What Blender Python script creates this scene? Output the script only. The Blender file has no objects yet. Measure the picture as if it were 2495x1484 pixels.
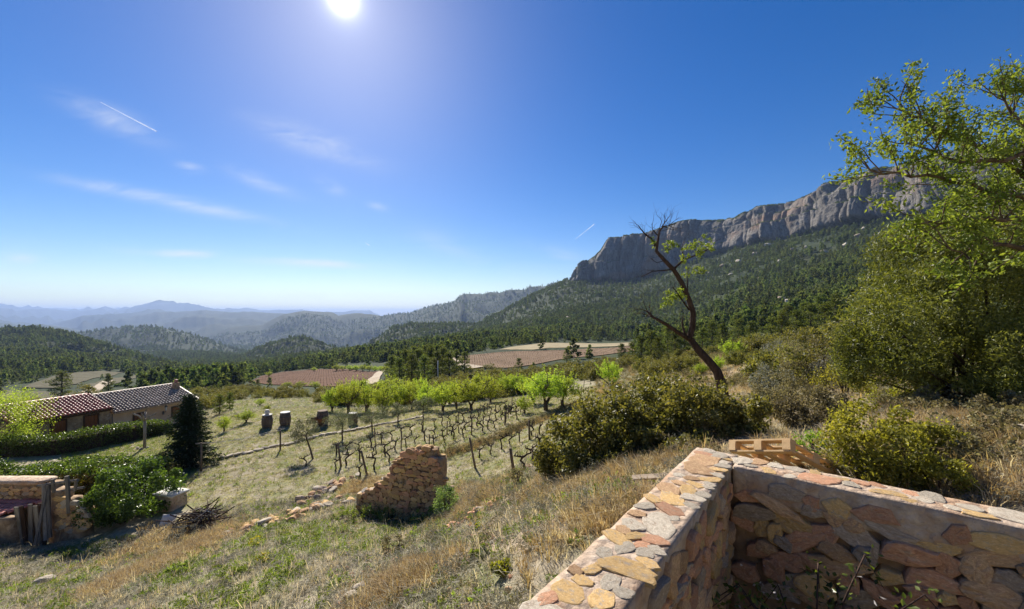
import bpy, bmesh, math, random
import numpy as np
from mathutils import Vector, Matrix, Euler, Quaternion
R = math.radians
rng = np.random.default_rng(11); random.seed(11)
SC = bpy.context.scene; COL = SC.collection

# ---------------------------------------------------------------- camera
FPX, CX, EYE, WPX, HPX = 975.0, 1247.5, 765.0, 2495.0, 1484.0   # survey units: focal length, centre column, eye-level row
cam = bpy.data.cameras.new('camera'); camo = bpy.data.objects.new('camera', cam); COL.objects.link(camo)
cam.sensor_width = 36.0; cam.lens = 36.0*FPX/WPX; cam.shift_y = (EYE-HPX/2)/WPX
cam.clip_start = 0.05; cam.clip_end = 60000
camo.location = (0, 0, 0); camo.rotation_euler = (R(90), 0, 0); SC.camera = camo

# ---------------------------------------------------------------- sky, sun, exposure
SUN_AZ, SUN_EL = R(22.9), R(36.0)                   # azimuth to the left of straight ahead
SUN = Vector((-math.sin(SUN_AZ)*math.cos(SUN_EL), math.cos(SUN_AZ)*math.cos(SUN_EL), math.sin(SUN_EL)))
W = bpy.data.worlds.new('World'); SC.world = W; W.use_nodes = True
def nn(nt, typ, **kw):
    n = nt.nodes.new(typ)
    for k, v in kw.items():
        if k.startswith('i_'):
            key = k[2:].replace('_', ' ')
            n.inputs[key].default_value = v
        else: setattr(n, k, v)
    return n
def world():
    nt = W.node_tree; L = nt.links; nt.nodes.clear()
    out = nn(nt, 'ShaderNodeOutputWorld'); bg = nn(nt, 'ShaderNodeBackground'); bg.inputs['Strength'].default_value = 0.062
    sky = nn(nt, 'ShaderNodeTexSky', sky_type='NISHITA', sun_disc=False, sun_elevation=SUN_EL, sun_rotation=-SUN_AZ,
             altitude=700, air_density=1.0, dust_density=0.35, ozone_density=2.6)
    geo = nn(nt, 'ShaderNodeNewGeometry')           # Incoming = view direction, negated
    d = nn(nt, 'ShaderNodeVectorMath', operation='SCALE'); d.inputs['Scale'].default_value = -1.0
    L.new(geo.outputs['Incoming'], d.inputs[0])
    hs = nn(nt, 'ShaderNodeHueSaturation'); hs.inputs['Hue'].default_value = 0.512; hs.inputs['Saturation'].default_value = 1.42; hs.inputs['Value'].default_value = 1.0
    L.new(sky.outputs[0], hs.inputs['Color'])
    # thin cirrus: a few long wisps and a low veil, torn by noise
    sep = nn(nt, 'ShaderNodeSeparateXYZ'); L.new(d.outputs[0], sep.inputs[0])
    def M(op, a, b=None, clamp=False):
        m = nn(nt, 'ShaderNodeMath', operation=op); m.use_clamp = clamp
        for i, v in enumerate((a, b)):
            if v is None: continue
            if isinstance(v, (int, float)): m.inputs[i].default_value = v
            else: L.new(v, m.inputs[i])
        return m.outputs[0]
    fy = M('MAXIMUM', sep.outputs['Y'], 0.05); uu = M('DIVIDE', sep.outputs['X'], fy); ww = M('DIVIDE', sep.outputs['Z'], fy)
    cv = nn(nt, 'ShaderNodeCombineXYZ'); L.new(uu, cv.inputs[0]); L.new(ww, cv.inputs[1])
    mp = nn(nt, 'ShaderNodeMapping'); mp.inputs['Rotation'].default_value = (0, 0, R(14)); mp.inputs['Scale'].default_value = (2.2, 9.0, 1.0); L.new(cv.outputs[0], mp.inputs[0])
    n1 = nn(nt, 'ShaderNodeTexNoise'); n1.inputs['Scale'].default_value = 2.0; n1.inputs['Detail'].default_value = 9; n1.inputs['Roughness'].default_value = 0.58; n1.inputs['Distortion'].default_value = 0.7; L.new(mp.outputs[0], n1.inputs['Vector'])
    torn = M('MULTIPLY', M('SUBTRACT', n1.outputs['Fac'], 0.33), 3.2, True); tot = None
    for px0, r0, px1, r1, wid, amp in ((160,438,640,534,15,.34),(620,295,900,392,26,.28),(150,238,390,340,26,.22),(320,612,560,624,9,.36),(600,632,900,648,9,.36),(430,402,500,415,12,.25),(550,410,720,475,16,.24),(760,430,840,470,14,.20),(895,497,945,508,8,.30),(0,625,120,640,12,.25),(1300,600,1420,630,14,.14),(980,560,1180,640,30,.08)):
        cu, cw = (px0+px1)/2, (r0+r1)/2; ln = math.hypot(px1-px0, r1-r0); cs, sn = (px1-px0)/ln, (r1-r0)/ln
        du = M('SUBTRACT', uu, (cu-CX)/FPX); dw = M('SUBTRACT', ww, (EYE-cw)/FPX)
        a_ = M('ADD', M('MULTIPLY', du, cs*FPX/(ln*.42)), M('MULTIPLY', dw, -sn*FPX/(ln*.42))); b_ = M('ADD', M('MULTIPLY', du, sn*FPX/wid), M('MULTIPLY', dw, cs*FPX/wid))
        g = M('MULTIPLY', M('EXPONENT', M('MULTIPLY', M('ADD', M('MULTIPLY', a_, a_), M('MULTIPLY', b_, b_)), -1.0)), amp*1.8); tot = g if tot is None else M('ADD', tot, g)
    veil = M('MULTIPLY', M('EXPONENT', M('MULTIPLY', M('ABSOLUTE', M('SUBTRACT', ww, 0.045)), -20.0)), 0.36)
    fac = M('ADD', M('MULTIPLY', tot, torn), M('MULTIPLY', veil, M('ADD', M('MULTIPLY', torn, 0.7), 0.3)), True)
    mx = nn(nt, 'ShaderNodeMix', data_type='RGBA'); mx.inputs['B'].default_value = (8.0, 8.2, 8.5, 1)
    L.new(fac, mx.inputs['Factor']); L.new(hs.outputs[0], mx.inputs['A'])
    # the sun's own disc and aureole
    dt = nn(nt, 'ShaderNodeVectorMath', operation='DOT_PRODUCT'); dt.inputs[1].default_value = SUN; L.new(d.outputs[0], dt.inputs[0])
    ac = nn(nt, 'ShaderNodeMath', operation='ARCCOSINE'); L.new(dt.outputs['Value'], ac.inputs[0])
    def fall(sig, amp):
        a = nn(nt, 'ShaderNodeMath', operation='DIVIDE'); a.inputs[1].default_value = sig; L.new(ac.outputs[0], a.inputs[0])
        b = nn(nt, 'ShaderNodeMath', operation='POWER'); b.inputs[1].default_value = 2.0; L.new(a.outputs[0], b.inputs[0])
        c = nn(nt, 'ShaderNodeMath', operation='ADD'); c.inputs[1].default_value = 1.0; L.new(b.outputs[0], c.inputs[0])
        e = nn(nt, 'ShaderNodeMath', operation='POWER'); e.inputs[1].default_value = -1.8; L.new(c.outputs[0], e.inputs[0])
        f = nn(nt, 'ShaderNodeMath', operation='MULTIPLY'); f.inputs[1].default_value = amp; L.new(e.outputs[0], f.inputs[0]); return f
    g1, g2 = fall(R(0.9), 60.0), fall(R(6.5), 0.8)
    gs = nn(nt, 'ShaderNodeMath', operation='ADD'); L.new(g1.outputs[0], gs.inputs[0]); L.new(g2.outputs[0], gs.inputs[1])
    gc = nn(nt, 'ShaderNodeVectorMath', operation='SCALE'); gc.inputs[0].default_value = (1.0, 0.97, 0.93); L.new(gs.outputs[0], gc.inputs['Scale'])
    add = nn(nt, 'ShaderNodeVectorMath', operation='ADD'); L.new(mx.outputs['Result'], add.inputs[0]); L.new(gc.outputs[0], add.inputs[1])
    L.new(add.outputs[0], bg.inputs['Color']); L.new(bg.outputs[0], out.inputs[0])
world()
sl = bpy.data.lights.new('sun', 'SUN'); sl.energy = 4.9; sl.angle = R(0.53); sl.color = (1.0, 0.93, 0.82)
so = bpy.data.objects.new('sun', sl); COL.objects.link(so); so.rotation_euler = (-SUN).to_track_quat('-Z', 'Y').to_euler()
SC.view_settings.view_transform = 'Standard'; SC.view_settings.look = 'None'; SC.view_settings.exposure = 0.9; SC.view_settings.gamma = 1.0
SC.cycles.use_denoising = True; SC.cycles.max_bounces = 6; SC.cycles.diffuse_bounces = 3; SC.cycles.glossy_bounces = 2
SC.cycles.transmission_bounces = 4; SC.cycles.transparent_max_bounces = 6; SC.cycles.volume_bounces = 0
SC.cycles.caustics_reflective = False; SC.cycles.caustics_refractive = False

# ---------------------------------------------------------------- materials
MATS = {}
def new_mat(name):
    m = bpy.data.materials.new(name); m.use_nodes = True; m.node_tree.nodes.clear(); MATS[name] = m
    return m, m.node_tree, m.node_tree.links
def ramp(nt, L, src, stops):
    cr = nn(nt, 'ShaderNodeValToRGB'); els = cr.color_ramp.elements
    while len(els) < len(stops): els.new(0.5)
    for e, (p, c) in zip(els, stops): e.position = p; e.color = (c[0], c[1], c[2], 1)
    if src is not None: L.new(src, cr.inputs[0])
    return cr.outputs['Color']
def noise(nt, L, vec, scale, detail=5, rough=0.55, dist=0.0):
    n = nn(nt, 'ShaderNodeTexNoise'); n.inputs['Scale'].default_value = scale; n.inputs['Detail'].default_value = detail
    n.inputs['Roughness'].default_value = rough; n.inputs['Distortion'].default_value = dist
    if vec is not None: L.new(vec, n.inputs['Vector'])
    return n.outputs['Fac']
def mix(nt, L, fac, a, b, mode='MIX'):
    m = nn(nt, 'ShaderNodeMix', data_type='RGBA', blend_type=mode)
    for s, v in (('Factor', fac), ('A', a), ('B', b)):
        if isinstance(v, (int, float)): m.inputs[s].default_value = v
        elif isinstance(v, tuple): m.inputs[s].default_value = (*v[:3], 1)
        else: L.new(v, m.inputs[s])
    return m.outputs['Result']
def maprange(nt, L, src, a, b, c=0.0, d=1.0):
    m = nn(nt, 'ShaderNodeMapRange'); L.new(src, m.inputs['Value'])
    for k, v in zip(('From Min', 'From Max', 'To Min', 'To Max'), (a, b, c, d)): m.inputs[k].default_value = v
    return m.outputs['Result']
def bump(nt, L, h, dist=0.02, strength=0.6):
    b = nn(nt, 'ShaderNodeBump'); b.inputs['Strength'].default_value = strength; b.inputs['Distance'].default_value = dist
    L.new(h, b.inputs['Height']); return b.outputs['Normal']
def finish(nt, L, color, rough=0.9, spec=0.2, normal=None):
    o = nn(nt, 'ShaderNodeOutputMaterial'); p = nn(nt, 'ShaderNodeBsdfPrincipled')
    if isinstance(color, tuple): p.inputs['Base Color'].default_value = (*color, 1)
    else: L.new(color, p.inputs['Base Color'])
    p.inputs['Roughness'].default_value = rough; p.inputs['Specular IOR Level'].default_value = spec
    if normal is not None: L.new(normal, p.inputs['Normal'])
    L.new(p.outputs[0], o.inputs['Surface']); return p
def solid_mat(name, c1, c2, scale=8, rough=0.85, spec=0.25, bdist=0.01, detail=6, rand=0.35, stretch=None, speck=None, pits=0.0):
    """Two-tone noisy surface; rand shifts brightness from object to object."""
    m, nt, L = new_mat(name)
    tc = nn(nt, 'ShaderNodeTexCoord'); v = tc.outputs['Object']
    if stretch:
        mp = nn(nt, 'ShaderNodeMapping'); mp.inputs['Scale'].default_value = stretch; L.new(v, mp.inputs[0]); v = mp.outputs[0]
    oi = nn(nt, 'ShaderNodeObjectInfo')
    off = nn(nt, 'ShaderNodeVectorMath', operation='ADD'); sc = nn(nt, 'ShaderNodeVectorMath', operation='SCALE'); sc.inputs[0].default_value = (37, 17, 53)
    L.new(oi.outputs['Random'], sc.inputs['Scale']); L.new(v, off.inputs[0]); L.new(sc.outputs[0], off.inputs[1]); v = off.outputs[0]
    f = noise(nt, L, v, scale, detail, 0.62)
    col = ramp(nt, L, f, [(0.32, c1), (0.68, c2)])
    if speck:
        f2 = noise(nt, L, v, scale*0.45, 4, 0.7); col = mix(nt, L, maprange(nt, L, f2, 0.52, 0.68), col, speck)
    if pits:
        f3 = noise(nt, L, v, scale*2.2, 8, .75); col = mix(nt, L, maprange(nt, L, f3, .56, .70, 0, pits), col, tuple(c*.38 for c in c1))
        f4 = noise(nt, L, v, scale*.9, 8, .7, .5); col = mix(nt, L, maprange(nt, L, f4, .56, .66, 0, pits*.8), col, tuple(min(1, c*1.35+.04) for c in c2))
    if rand:
        hv = nn(nt, 'ShaderNodeHueSaturation'); L.new(col, hv.inputs['Color']); L.new(maprange(nt, L, oi.outputs['Random'], 0, 1, 1-rand, 1+rand), hv.inputs['Value']); col = hv.outputs[0]
    fb = noise(nt, L, v, scale*3, 6, 0.7)
    finish(nt, L, col, rough, spec, bump(nt, L, fb, bdist) if bdist else None)
    return m
def leaf_mat(name, c1, c2, trans=0.45, tcol=None, gloss=0.25, rough=0.45, rand=0.25, scale=1.5):
    """Leaves: colour varies over the crown and from plant to plant; light passes through."""
    m, nt, L = new_mat(name)
    geo = nn(nt, 'ShaderNodeNewGeometry'); oi = nn(nt, 'ShaderNodeObjectInfo')
    n = noise(nt, L, geo.outputs['Position'], scale, 3)
    r1 = maprange(nt, L, geo.outputs['Random Per Island'], 0, 1, -0.28, 0.28)
    a = nn(nt, 'ShaderNodeMath', operation='ADD'); L.new(n, a.inputs[0]); L.new(r1, a.inputs[1])
    col = ramp(nt, L, a.outputs[0], [(0.25, c1), (0.75, c2)])
    hv = nn(nt, 'ShaderNodeHueSaturation'); L.new(col, hv.inputs['Color']); L.new(maprange(nt, L, oi.outputs['Random'], 0, 1, 1-rand, 1+rand), hv.inputs['Value'])
    L.new(maprange(nt, L, oi.outputs['Random'], 0, 1, 0.485, 0.515), hv.inputs['Hue'])
    col = hv.outputs[0]
    p = nn(nt, 'ShaderNodeBsdfPrincipled'); L.new(col, p.inputs['Base Color']); p.inputs['Roughness'].default_value = rough; p.inputs['Specular IOR Level'].default_value = gloss
    t = nn(nt, 'ShaderNodeBsdfTranslucent'); tc = mix(nt, L, 1.0, col, tcol or (1.5, 1.45, 0.6), 'MULTIPLY'); L.new(tc, t.inputs['Color'])
    ms = nn(nt, 'ShaderNodeMixShader'); ms.inputs[0].default_value = trans; L.new(p.outputs[0], ms.inputs[1]); L.new(t.outputs[0], ms.inputs[2])
    o = nn(nt, 'ShaderNodeOutputMaterial'); L.new(ms.outputs[0], o.inputs['Surface']); return m

ORD = 'first second third fourth fifth sixth seventh eighth ninth tenth eleventh twelfth thirteenth fourteenth fifteenth sixteenth seventeenth eighteenth nineteenth twentieth'.split()
ORD += ['twenty-'+w for w in ORD[:9]]+['thirtieth']+['thirty-'+w for w in ORD[:9]]+['fortieth']
# ---------------------------------------------------------------- mesh helpers
def tag(o, label=None, cat=None, group=None, kind=None):
    if label: o['label'] = label
    if cat: o['category'] = cat
    if group: o['group'] = group
    if kind: o['kind'] = kind
    return o
def mesh_np(name, V, F, mat=None, smooth=False):
    """Mesh from numpy arrays; F is (n,3) or (n,4), or a list of such arrays."""
    Fs = F if isinstance(F, list) else [F]
    me = bpy.data.meshes.new(name); V = np.asarray(V, np.float32)
    me.vertices.add(len(V)); me.vertices.foreach_set('co', V.ravel())
    nl = sum(f.size for f in Fs); nf = sum(len(f) for f in Fs)
    me.loops.add(nl); me.polygons.add(nf)
    me.loops.foreach_set('vertex_index', np.concatenate([f.ravel() for f in Fs]).astype(np.int32))
    st = []; o = 0
    for f in Fs: st.append(o+np.arange(len(f))*f.shape[1]); o += f.size
    me.polygons.foreach_set('loop_start', np.concatenate(st).astype(np.int32))
    me.update(calc_edges=True)
    me.polygons.foreach_set('use_smooth', np.full(nf, bool(smooth)))
    if mat: me.materials.append(MATS[mat] if isinstance(mat, str) else mat)
    return me
def link(name, data, parent=None, loc=None, rot=None, scale=None):
    o = bpy.data.objects.new(name, data); COL.objects.link(o)
    if parent is not None: o.parent = parent
    if loc is not None: o.location = loc
    if rot is not None: o.rotation_euler = rot
    if scale is not None: o.scale = scale if hasattr(scale, '__len__') else (scale,)*3
    return o
def empty(name, loc=(0, 0, 0), rz=0.0, parent=None):
    o = link(name, None, parent, loc, (0, 0, rz)); o.empty_display_size = 0.2; return o
def copy_tree(o, parent=None):
    c = o.copy(); COL.objects.link(c); c.parent = parent
    for ch in list(o.children): copy_tree(ch, c)
    return c
class MB:
    def __init__(s): s.v = []; s.f3 = []; s.f4 = []; s.n = 0
    def add(s, V, F):
        V = np.asarray(V, float); F = np.asarray(F, int)+s.n
        s.v.append(V); s.n += len(V); (s.f3 if F.shape[1] == 3 else s.f4).append(F)
    def box(s, c, size, M=None):
        x, y, z = [a/2 for a in size]
        V = np.array([[-x,-y,-z],[x,-y,-z],[x,y,-z],[-x,y,-z],[-x,-y,z],[x,-y,z],[x,y,z],[-x,y,z]])
        if M is not None: V = V @ np.array(M.to_3x3()).T
        s.add(V+np.array(c), [[0,3,2,1],[4,5,6,7],[0,1,5,4],[1,2,6,5],[2,3,7,6],[3,0,4,7]]); return s
    def tube(s, P, rad, n=6, cap=True):
        P = np.asarray(P, float); k = len(P); rad = np.broadcast_to(np.asarray(rad, float), (k,))
        T = np.gradient(P, axis=0); T /= np.linalg.norm(T, axis=1)[:, None]+1e-9
        up = np.array([0.31, 0.17, 0.93]) if abs(T[0][2]) < 0.9 else np.array([1.0, 0.1, 0])
        a = np.linspace(0, 2*np.pi, n, endpoint=False); V = []
        A = np.cross(T[0], up); A /= np.linalg.norm(A)
        for i in range(k):
            A = A-T[i]*A.dot(T[i]); A /= np.linalg.norm(A)+1e-9; B = np.cross(T[i], A)
            V.append(P[i]+rad[i]*(np.cos(a)[:, None]*A+np.sin(a)[:, None]*B))
        V = np.concatenate(V); F = []
        for i in range(k-1):
            for j in range(n):
                j2 = (j+1) % n; F.append([i*n+j, i*n+j2, (i+1)*n+j2, (i+1)*n+j])
        base = s.n; s.add(V, F)
        if cap:
            c0 = s.n; s.add([P[0], P[-1]], np.zeros((0, 3), int))
            F3 = [[c0, base+(j+1) % n, base+j] for j in range(n)]+[[c0+1, base+(k-1)*n+j, base+(k-1)*n+(j+1) % n] for j in range(n)]
            s.f3.append(np.array(F3))
        return s
    def lathe(s, prof, n=16, c=(0, 0, 0)):
        a = np.linspace(0, 2*np.pi, n, endpoint=False); V = []
        for r, z in prof: V.append(np.stack([r*np.cos(a)+c[0], r*np.sin(a)+c[1], np.full(n, z+c[2])], 1))
        F = [[i*n+j, i*n+(j+1) % n, (i+1)*n+(j+1) % n, (i+1)*n+j] for i in range(len(prof)-1) for j in range(n)]
        s.add(np.concatenate(V), F); return s
    def arrays(s):
        Fs = []
        if s.f3: Fs.append(np.concatenate(s.f3))
        if s.f4: Fs.append(np.concatenate(s.f4))
        return np.concatenate(s.v), Fs
    def mesh(s, name, mat, smooth=False):
        V, Fs = s.arrays(); return mesh_np(name, V, Fs, mat, smooth)
    def build(s, name, mat, parent=None, smooth=False, **kw):
        return link(name, s.mesh(name, mat, smooth), parent, **kw)

# ---------------------------------------------------------------- numpy noise
def _h(ix, iy, seed):
    n = (ix.astype(np.int64)*374761393+iy.astype(np.int64)*668265263+seed*974711) & 0xffffffff
    n = ((n ^ (n >> 13))*1274126177) & 0xffffffff
    return ((n ^ (n >> 16)) & 0xffff)/32767.5-1.0
def vnoise(x, y, seed=0):
    x = np.asarray(x, float); y = np.asarray(y, float); ix = np.floor(x); iy = np.floor(y); fx = x-ix; fy = y-iy
    fx = fx*fx*fx*(fx*(fx*6-15)+10); fy = fy*fy*fy*(fy*(fy*6-15)+10)
    a = _h(ix, iy, seed); b = _h(ix+1, iy, seed); c = _h(ix, iy+1, seed); d = _h(ix+1, iy+1, seed)
    return a+(b-a)*fx+(c-a)*fy+(a-b-c+d)*fx*fy
def fbm(x, y, oct=4, seed=0, gain=0.5, ridged=False):
    t = 0; a = 1.0; s = 0
    for i in range(oct):
        v = vnoise(x*2**i+i*19.7, y*2**i-i*7.3, seed+i)
        if ridged: v = 1-2*np.abs(v)
        t = t+a*v; s += a; a *= gain
    return t/s
def sstep(a, b, x):
    t = np.clip((x-a)/(b-a), 0, 1); return t*t*(3-2*t)
# ================================================================ terrain
# survey points (column, row, distance ahead): where the ground is seen, turned into heights by thin-plate interpolation
def U(px): return (px-CX)/FPX
CTRL = [
 (0,1484,10),(400,1484,8.3),(800,1484,6.5),(1100,1484,5),(1220,1484,4.3),(1440,1270,5.0),(1560,1175,6.2),(1650,1110,7.5),(1350,1165,9.5),(1300,1182,10),
 (1200,1300,8),(1000,1400,7),(1180,1192,12),(1080,1250,13),(900,1260,14),(985,1264,13.8),(700,1270,14),(600,1290,14),(450,1290,14.5),(200,1340,14.5),
 (300,1300,15.5),(0,1400,12),(100,1330,15.5),(430,1190,19),(490,1150,21),(683,1095,24),(560,1120,22.5),(820,1165,19),(890,1155,19),(1155,1140,18),(1247,1150,16.5),
 (1330,1090,16),(1290,1070,21),(1185,1000,31),(650,1042,28),(695,1036,29),(785,1036,29),(520,1125,22.3),(700,1085,25.5),(870,1045,29),(1030,1018,32.5),
 (1145,1002,33.5),(1335,1010,26.5),(1487,945,36),(1500,965,29),(1600,905,40),(1760,975,13.5),(1800,930,20),(1700,900,32),(1780,872,40),(1900,900,20),(1900,1000,11),
 (1900,1070,7.5),(2050,1100,6),(2300,1180,5),(2495,1235,4.2),(2400,1000,9),(2600,1010,8),(2100,950,13),(2050,850,25),(2050,790,60),
 (680,990,45),(560,985,50),(100,1062,33),(270,1058,32.5),(440,1042,36),(0,1100,27),(-300,1120,28),(-300,1300,16),(-300,1440,10),
 (300,1000,55),(150,990,65),(-200,1000,70),
 (950,950,70),(1100,930,70),(1300,925,62),(1450,905,62),
 (700,940,125),(850,905,190),(930,905,170),(600,935,140),(560,945,120),(820,938,130),
 (1300,893,100),(1150,890,108),(1090,880,120),(1200,852,190),(1540,838,170),(1500,868,108),(1370,838,230),(1600,838,210),
 (0,962,150),(200,905,300),(330,935,180),(0,905,280),(100,868,460),(-300,880,400),(470,925,300),(480,905,480),(420,864,1100),(600,895,600),(700,880,600),(560,920,300),(820,880,420),(900,868,330),
 (200,880,1200),(-300,900,1000),(700,868,1300),(900,850,1300),(300,890,900),
 (1000,858,300),(1100,848,270),(1100,832,500),(1100,818,900),(1100,842,1400),(1250,838,240),(1250,815,500),(1250,785,800),(1250,748,1080),(1250,775,1500),
 (1320,712,1040),(1400,838,250),(1400,802,450),(1400,752,700),(1400,682,1000),
 (1600,862,80),(1600,835,240),(1600,802,360),(1600,742,600),(1600,668,890),(1500,683,950),
 (1800,838,80),(1800,792,150),(1800,742,300),(1800,682,500),(1800,603,750),
 (2000,815,60),(2000,770,120),(2000,705,250),(2000,642,400),(2000,565,620),
 (2300,900,25),(2300,820,50),(2300,735,110),(2300,660,200),(2300,590,320),(2300,522,460),
 (2650,880,20),(2650,790,45),(2650,705,100),(2650,625,180),(2650,550,260),(2650,480,350),(3000,1000,8),(3000,900,20),(3000,700,100),(3000,500,300)]
CTRLXYZ = [(0,1.5,-3.2),(-2,1.5,-3.6),(-4,1.8,-4.4),(2,1.5,-3.2),(3.5,1.8,-2.6),(0.2,3.4,-3.1),(2.2,5.6,-2.35),(-6,3,-5.2),(6,3,-2.0)]
P = [(U(a)*1.6, math.log(d), -(b-EYE)/FPX) for a, b, d in CTRL]+[(x/y*1.6, math.log(y), z/y) for x, y, z in CTRLXYZ]
P = np.array(P)
def _tps(r2): return 0.5*r2*np.log(r2+1e-12)
_A = _tps(((P[:, None, :2]-P[None, :, :2])**2).sum(2))+np.eye(len(P))*0.0015
_Q = np.c_[np.ones(len(P)), P[:, :2]]
_S = np.linalg.solve(np.block([[_A, _Q], [_Q.T, np.zeros((3, 3))]]), np.r_[P[:, 2], 0, 0, 0])
def tps(u, v):
    o = np.empty(u.shape); uf, vf, of = u.ravel()*1.6, v.ravel(), o.ravel()
    for i in range(0, len(uf), 20000):
        s = slice(i, i+20000); r2 = (uf[s, None]-P[None, :, 0])**2+(vf[s, None]-P[None, :, 1])**2
        of[s] = _tps(r2) @ _S[:-3]+_S[-3]+_S[-2]*uf[s]+_S[-1]*vf[s]
    return of.reshape(u.shape)
# ridges: crest line (column, row, distance), front slope, back slope, crest rounding
RIDGES = [
 ([(-500,800,800),(0,812,700),(80,806,700),(160,818,680),(260,848,620),(380,885,520),(470,925,400),(520,960,320)], .13, .25, 20),
 ([(60,865,2000),(110,845,1900),(160,818,1800),(300,800,1800),(370,795,1800),(450,812,1750),(560,850,1600),(650,885,1500)], .16, .25, 40),
 ([(520,900,900),(570,880,950),(620,852,960),(690,832,960),(740,825,950),(780,838,930),(820,852,900),(880,880,860)], .17, .3, 25),
 ([(840,875,1000),(900,840,1000),(950,806,1000),(1000,793,1000),(1060,788,1000),(1150,792,1020),(1280,800,1050)], .16, .3, 25),
 ([(-500,770,7000),(0,800,7000),(100,797,7000),(160,780,6900),(200,769,6800),(330,763,6600),(400,764,6500),(440,760,6400),(500,756,6300),(560,761,6200),(640,762,6000),(720,766,5800),(900,792,5500)], .11, .2, 90),
 ([(-400,790,4000),(-60,786,4000),(20,787,4000),(60,795,4000),(100,789,4000),(150,797,4000),(210,808,3900)], .12, .2, 60),
 ([(430,850,3300),(480,822,3400),(560,796,3500),(640,790,3600),(690,766,3700),(740,757,3700),(800,757,3700),(825,767,3600),(880,762,3500),(930,769,3400),(1000,762,3200),(1050,747,3100),(1105,737,3000),
   (1128,716,2950),(1180,713,2900),(1230,708,2800),(1300,698,2700),(1365,686,2600),(1450,680,2500),(1600,670,2400)], .20, .3, 30),
 ([(-800,748,16000),(0,747,16000),(60,750,16000),(170,756,16000),(300,752,15500),(380,742,15500),(440,745,15500),(540,757,15000),(700,760,15000),(900,762,15000)], .06, .1, 200),
]
RCURVE = []
for pts, kf, kb, rd in RIDGES:
    a = np.array(pts, float); RCURVE.append((U(a[:, 0]), a[:, 2], -(a[:, 1]-EYE)/FPX*a[:, 2], kf, kb, rd))
# the rock wall: foot and rim lines (column, row, distance)
CLIFF_FOOT = np.array([(1385,692,1005),(1420,688,990),(1500,684,950),(1600,670,890),(1680,640,835),(1750,614,780),(1900,586,680),(2050,553,590),(2150,536,540),(2300,522,460),(2500,492,380),(2800,440,290)], float)
CLIFF_RIM = np.array([(1385,688,1010),(1400,655,1008),(1435,628,1000),(1462,606,985),(1478,577,978),(1560,570,935),(1650,541,890),(1780,532,812),(1830,507,775),(1930,491,715),(2050,431,625),(2130,411,580),(2280,378,495),(2500,335,412),(2800,280,320)], float)
_cu = U(CLIFF_FOOT[:, 0]); _cd = CLIFF_FOOT[:, 2]; _cz = -(CLIFF_FOOT[:, 1]-EYE)/FPX*_cd
_ru = U(CLIFF_RIM[:, 0]); _rd = CLIFF_RIM[:, 2]; _rz = -(CLIFF_RIM[:, 1]-EYE)/FPX*_rd
# the walled enclosure
D1 = np.array([0.636, 0.772]); D2 = np.array([0.772, -0.636]); OC = np.array([2.36, 5.10]); WT1, WT2, WTOP = 0.48, 0.42, -1.70
def wall_uv(x, y):
    return (x-OC[0])*D1[0]+(y-OC[1])*D1[1], (x-OC[0])*D2[0]+(y-OC[1])*D2[1]
def height(u, v):
    y = np.exp(v); x = u*y
    q = tps(u, v); z = q*y
    z = np.where(y > 1500, z*(1-sstep(1500, 2600, y))-(200+0.012*y)*sstep(1500, 2600, y), z)
    floor = -(60+0.035*y)
    z = np.where(y > 600, np.maximum(z, floor-60), z)
    for ru, rd, rz, kf, kb, rr in RCURVE:
        dc = np.interp(u, ru, rd); zc = np.interp(u, ru, rz)
        out = np.maximum(ru[0]-u, 0)+np.maximum(u-ru[-1], 0)
        d = y-dc; far = dc.mean() > 2000
        g = fbm(x/(0.13*rd.mean()), y/(0.13*rd.mean()), 4, 40, .5, True)
        d2 = np.abs(d); amp = np.clip(d2/(0.12*rd.mean()), 0.04, 1)
        zr = zc-np.where(d < 0, kf, kb)*(np.sqrt(d2*d2+rr*rr)-rr)-out*dc*0.5+g*amp*rd.mean()*(0.016 if not far else 0.02)
        if 2000 < rd.mean() < 3600 and len(rd) > 15:            # pale crag band under the far rim
            t = sstep(U(1118), U(1134), u); dd = np.clip(-d, 0, None)
            zr = zr-t*np.clip(dd*0.9, 0, 62)*(1+0.25*fbm(x/90, y/90, 3, 9))
        z = np.maximum(z, zr)
    # plateau behind the rim of the rock wall
    dc = np.interp(u, _cu, _cd); rz = np.interp(u, _ru, _rz); rd = np.interp(u, _ru, _rd)
    inside = u > U(1388); t = sstep(0, 1, (y-(rd+6))/np.maximum(rd*0.012, 5))
    zt = rz-1.0-0.03*np.maximum(y-rd-30, 0)
    z = np.where(inside & (y > rd), z*(1-t)+np.maximum(zt, z*0+zt)*t, z)
    w = sstep(150, 500, y)*(1-sstep(1500, 2500, y))*np.where(inside & (y > dc-25), 0, 1)
    z = z+w*(5.0*fbm(x/95, y/95, 4, 3, .5, True)+1.6*fbm(x/25, y/25, 2, 8))
    near = (1-sstep(45, 110, y))
    z = z+near*(0.11*fbm(x/2.6, y/2.6, 3, 5)+0.035*fbm(x/0.45, y/0.45, 3, 6)*(1-sstep(14, 30, y)))+sstep(30, 100, y)*(1-sstep(200, 400, y))*0.5*fbm(x/14, y/14, 3, 7)
    a, b = wall_uv(x, y)                                        # sunken floor inside the enclosure
    pit = sstep(-0.12, -0.30, a)*sstep(0.12, 0.30, b)*(a > -7)*(b < 7)
    return z*(1-pit)+pit*(-3.9+0.1*fbm(x/0.8, y/0.8, 2, 2))
NU, NV = 620, 430
_half = np.linspace(0, 1, NU//2)
GU = np.r_[np.linspace(-2.6, -1.42, 60)[:-1], np.linspace(-1.42, 1.42, NU), np.linspace(1.42, 2.6, 60)[1:]]
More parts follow.
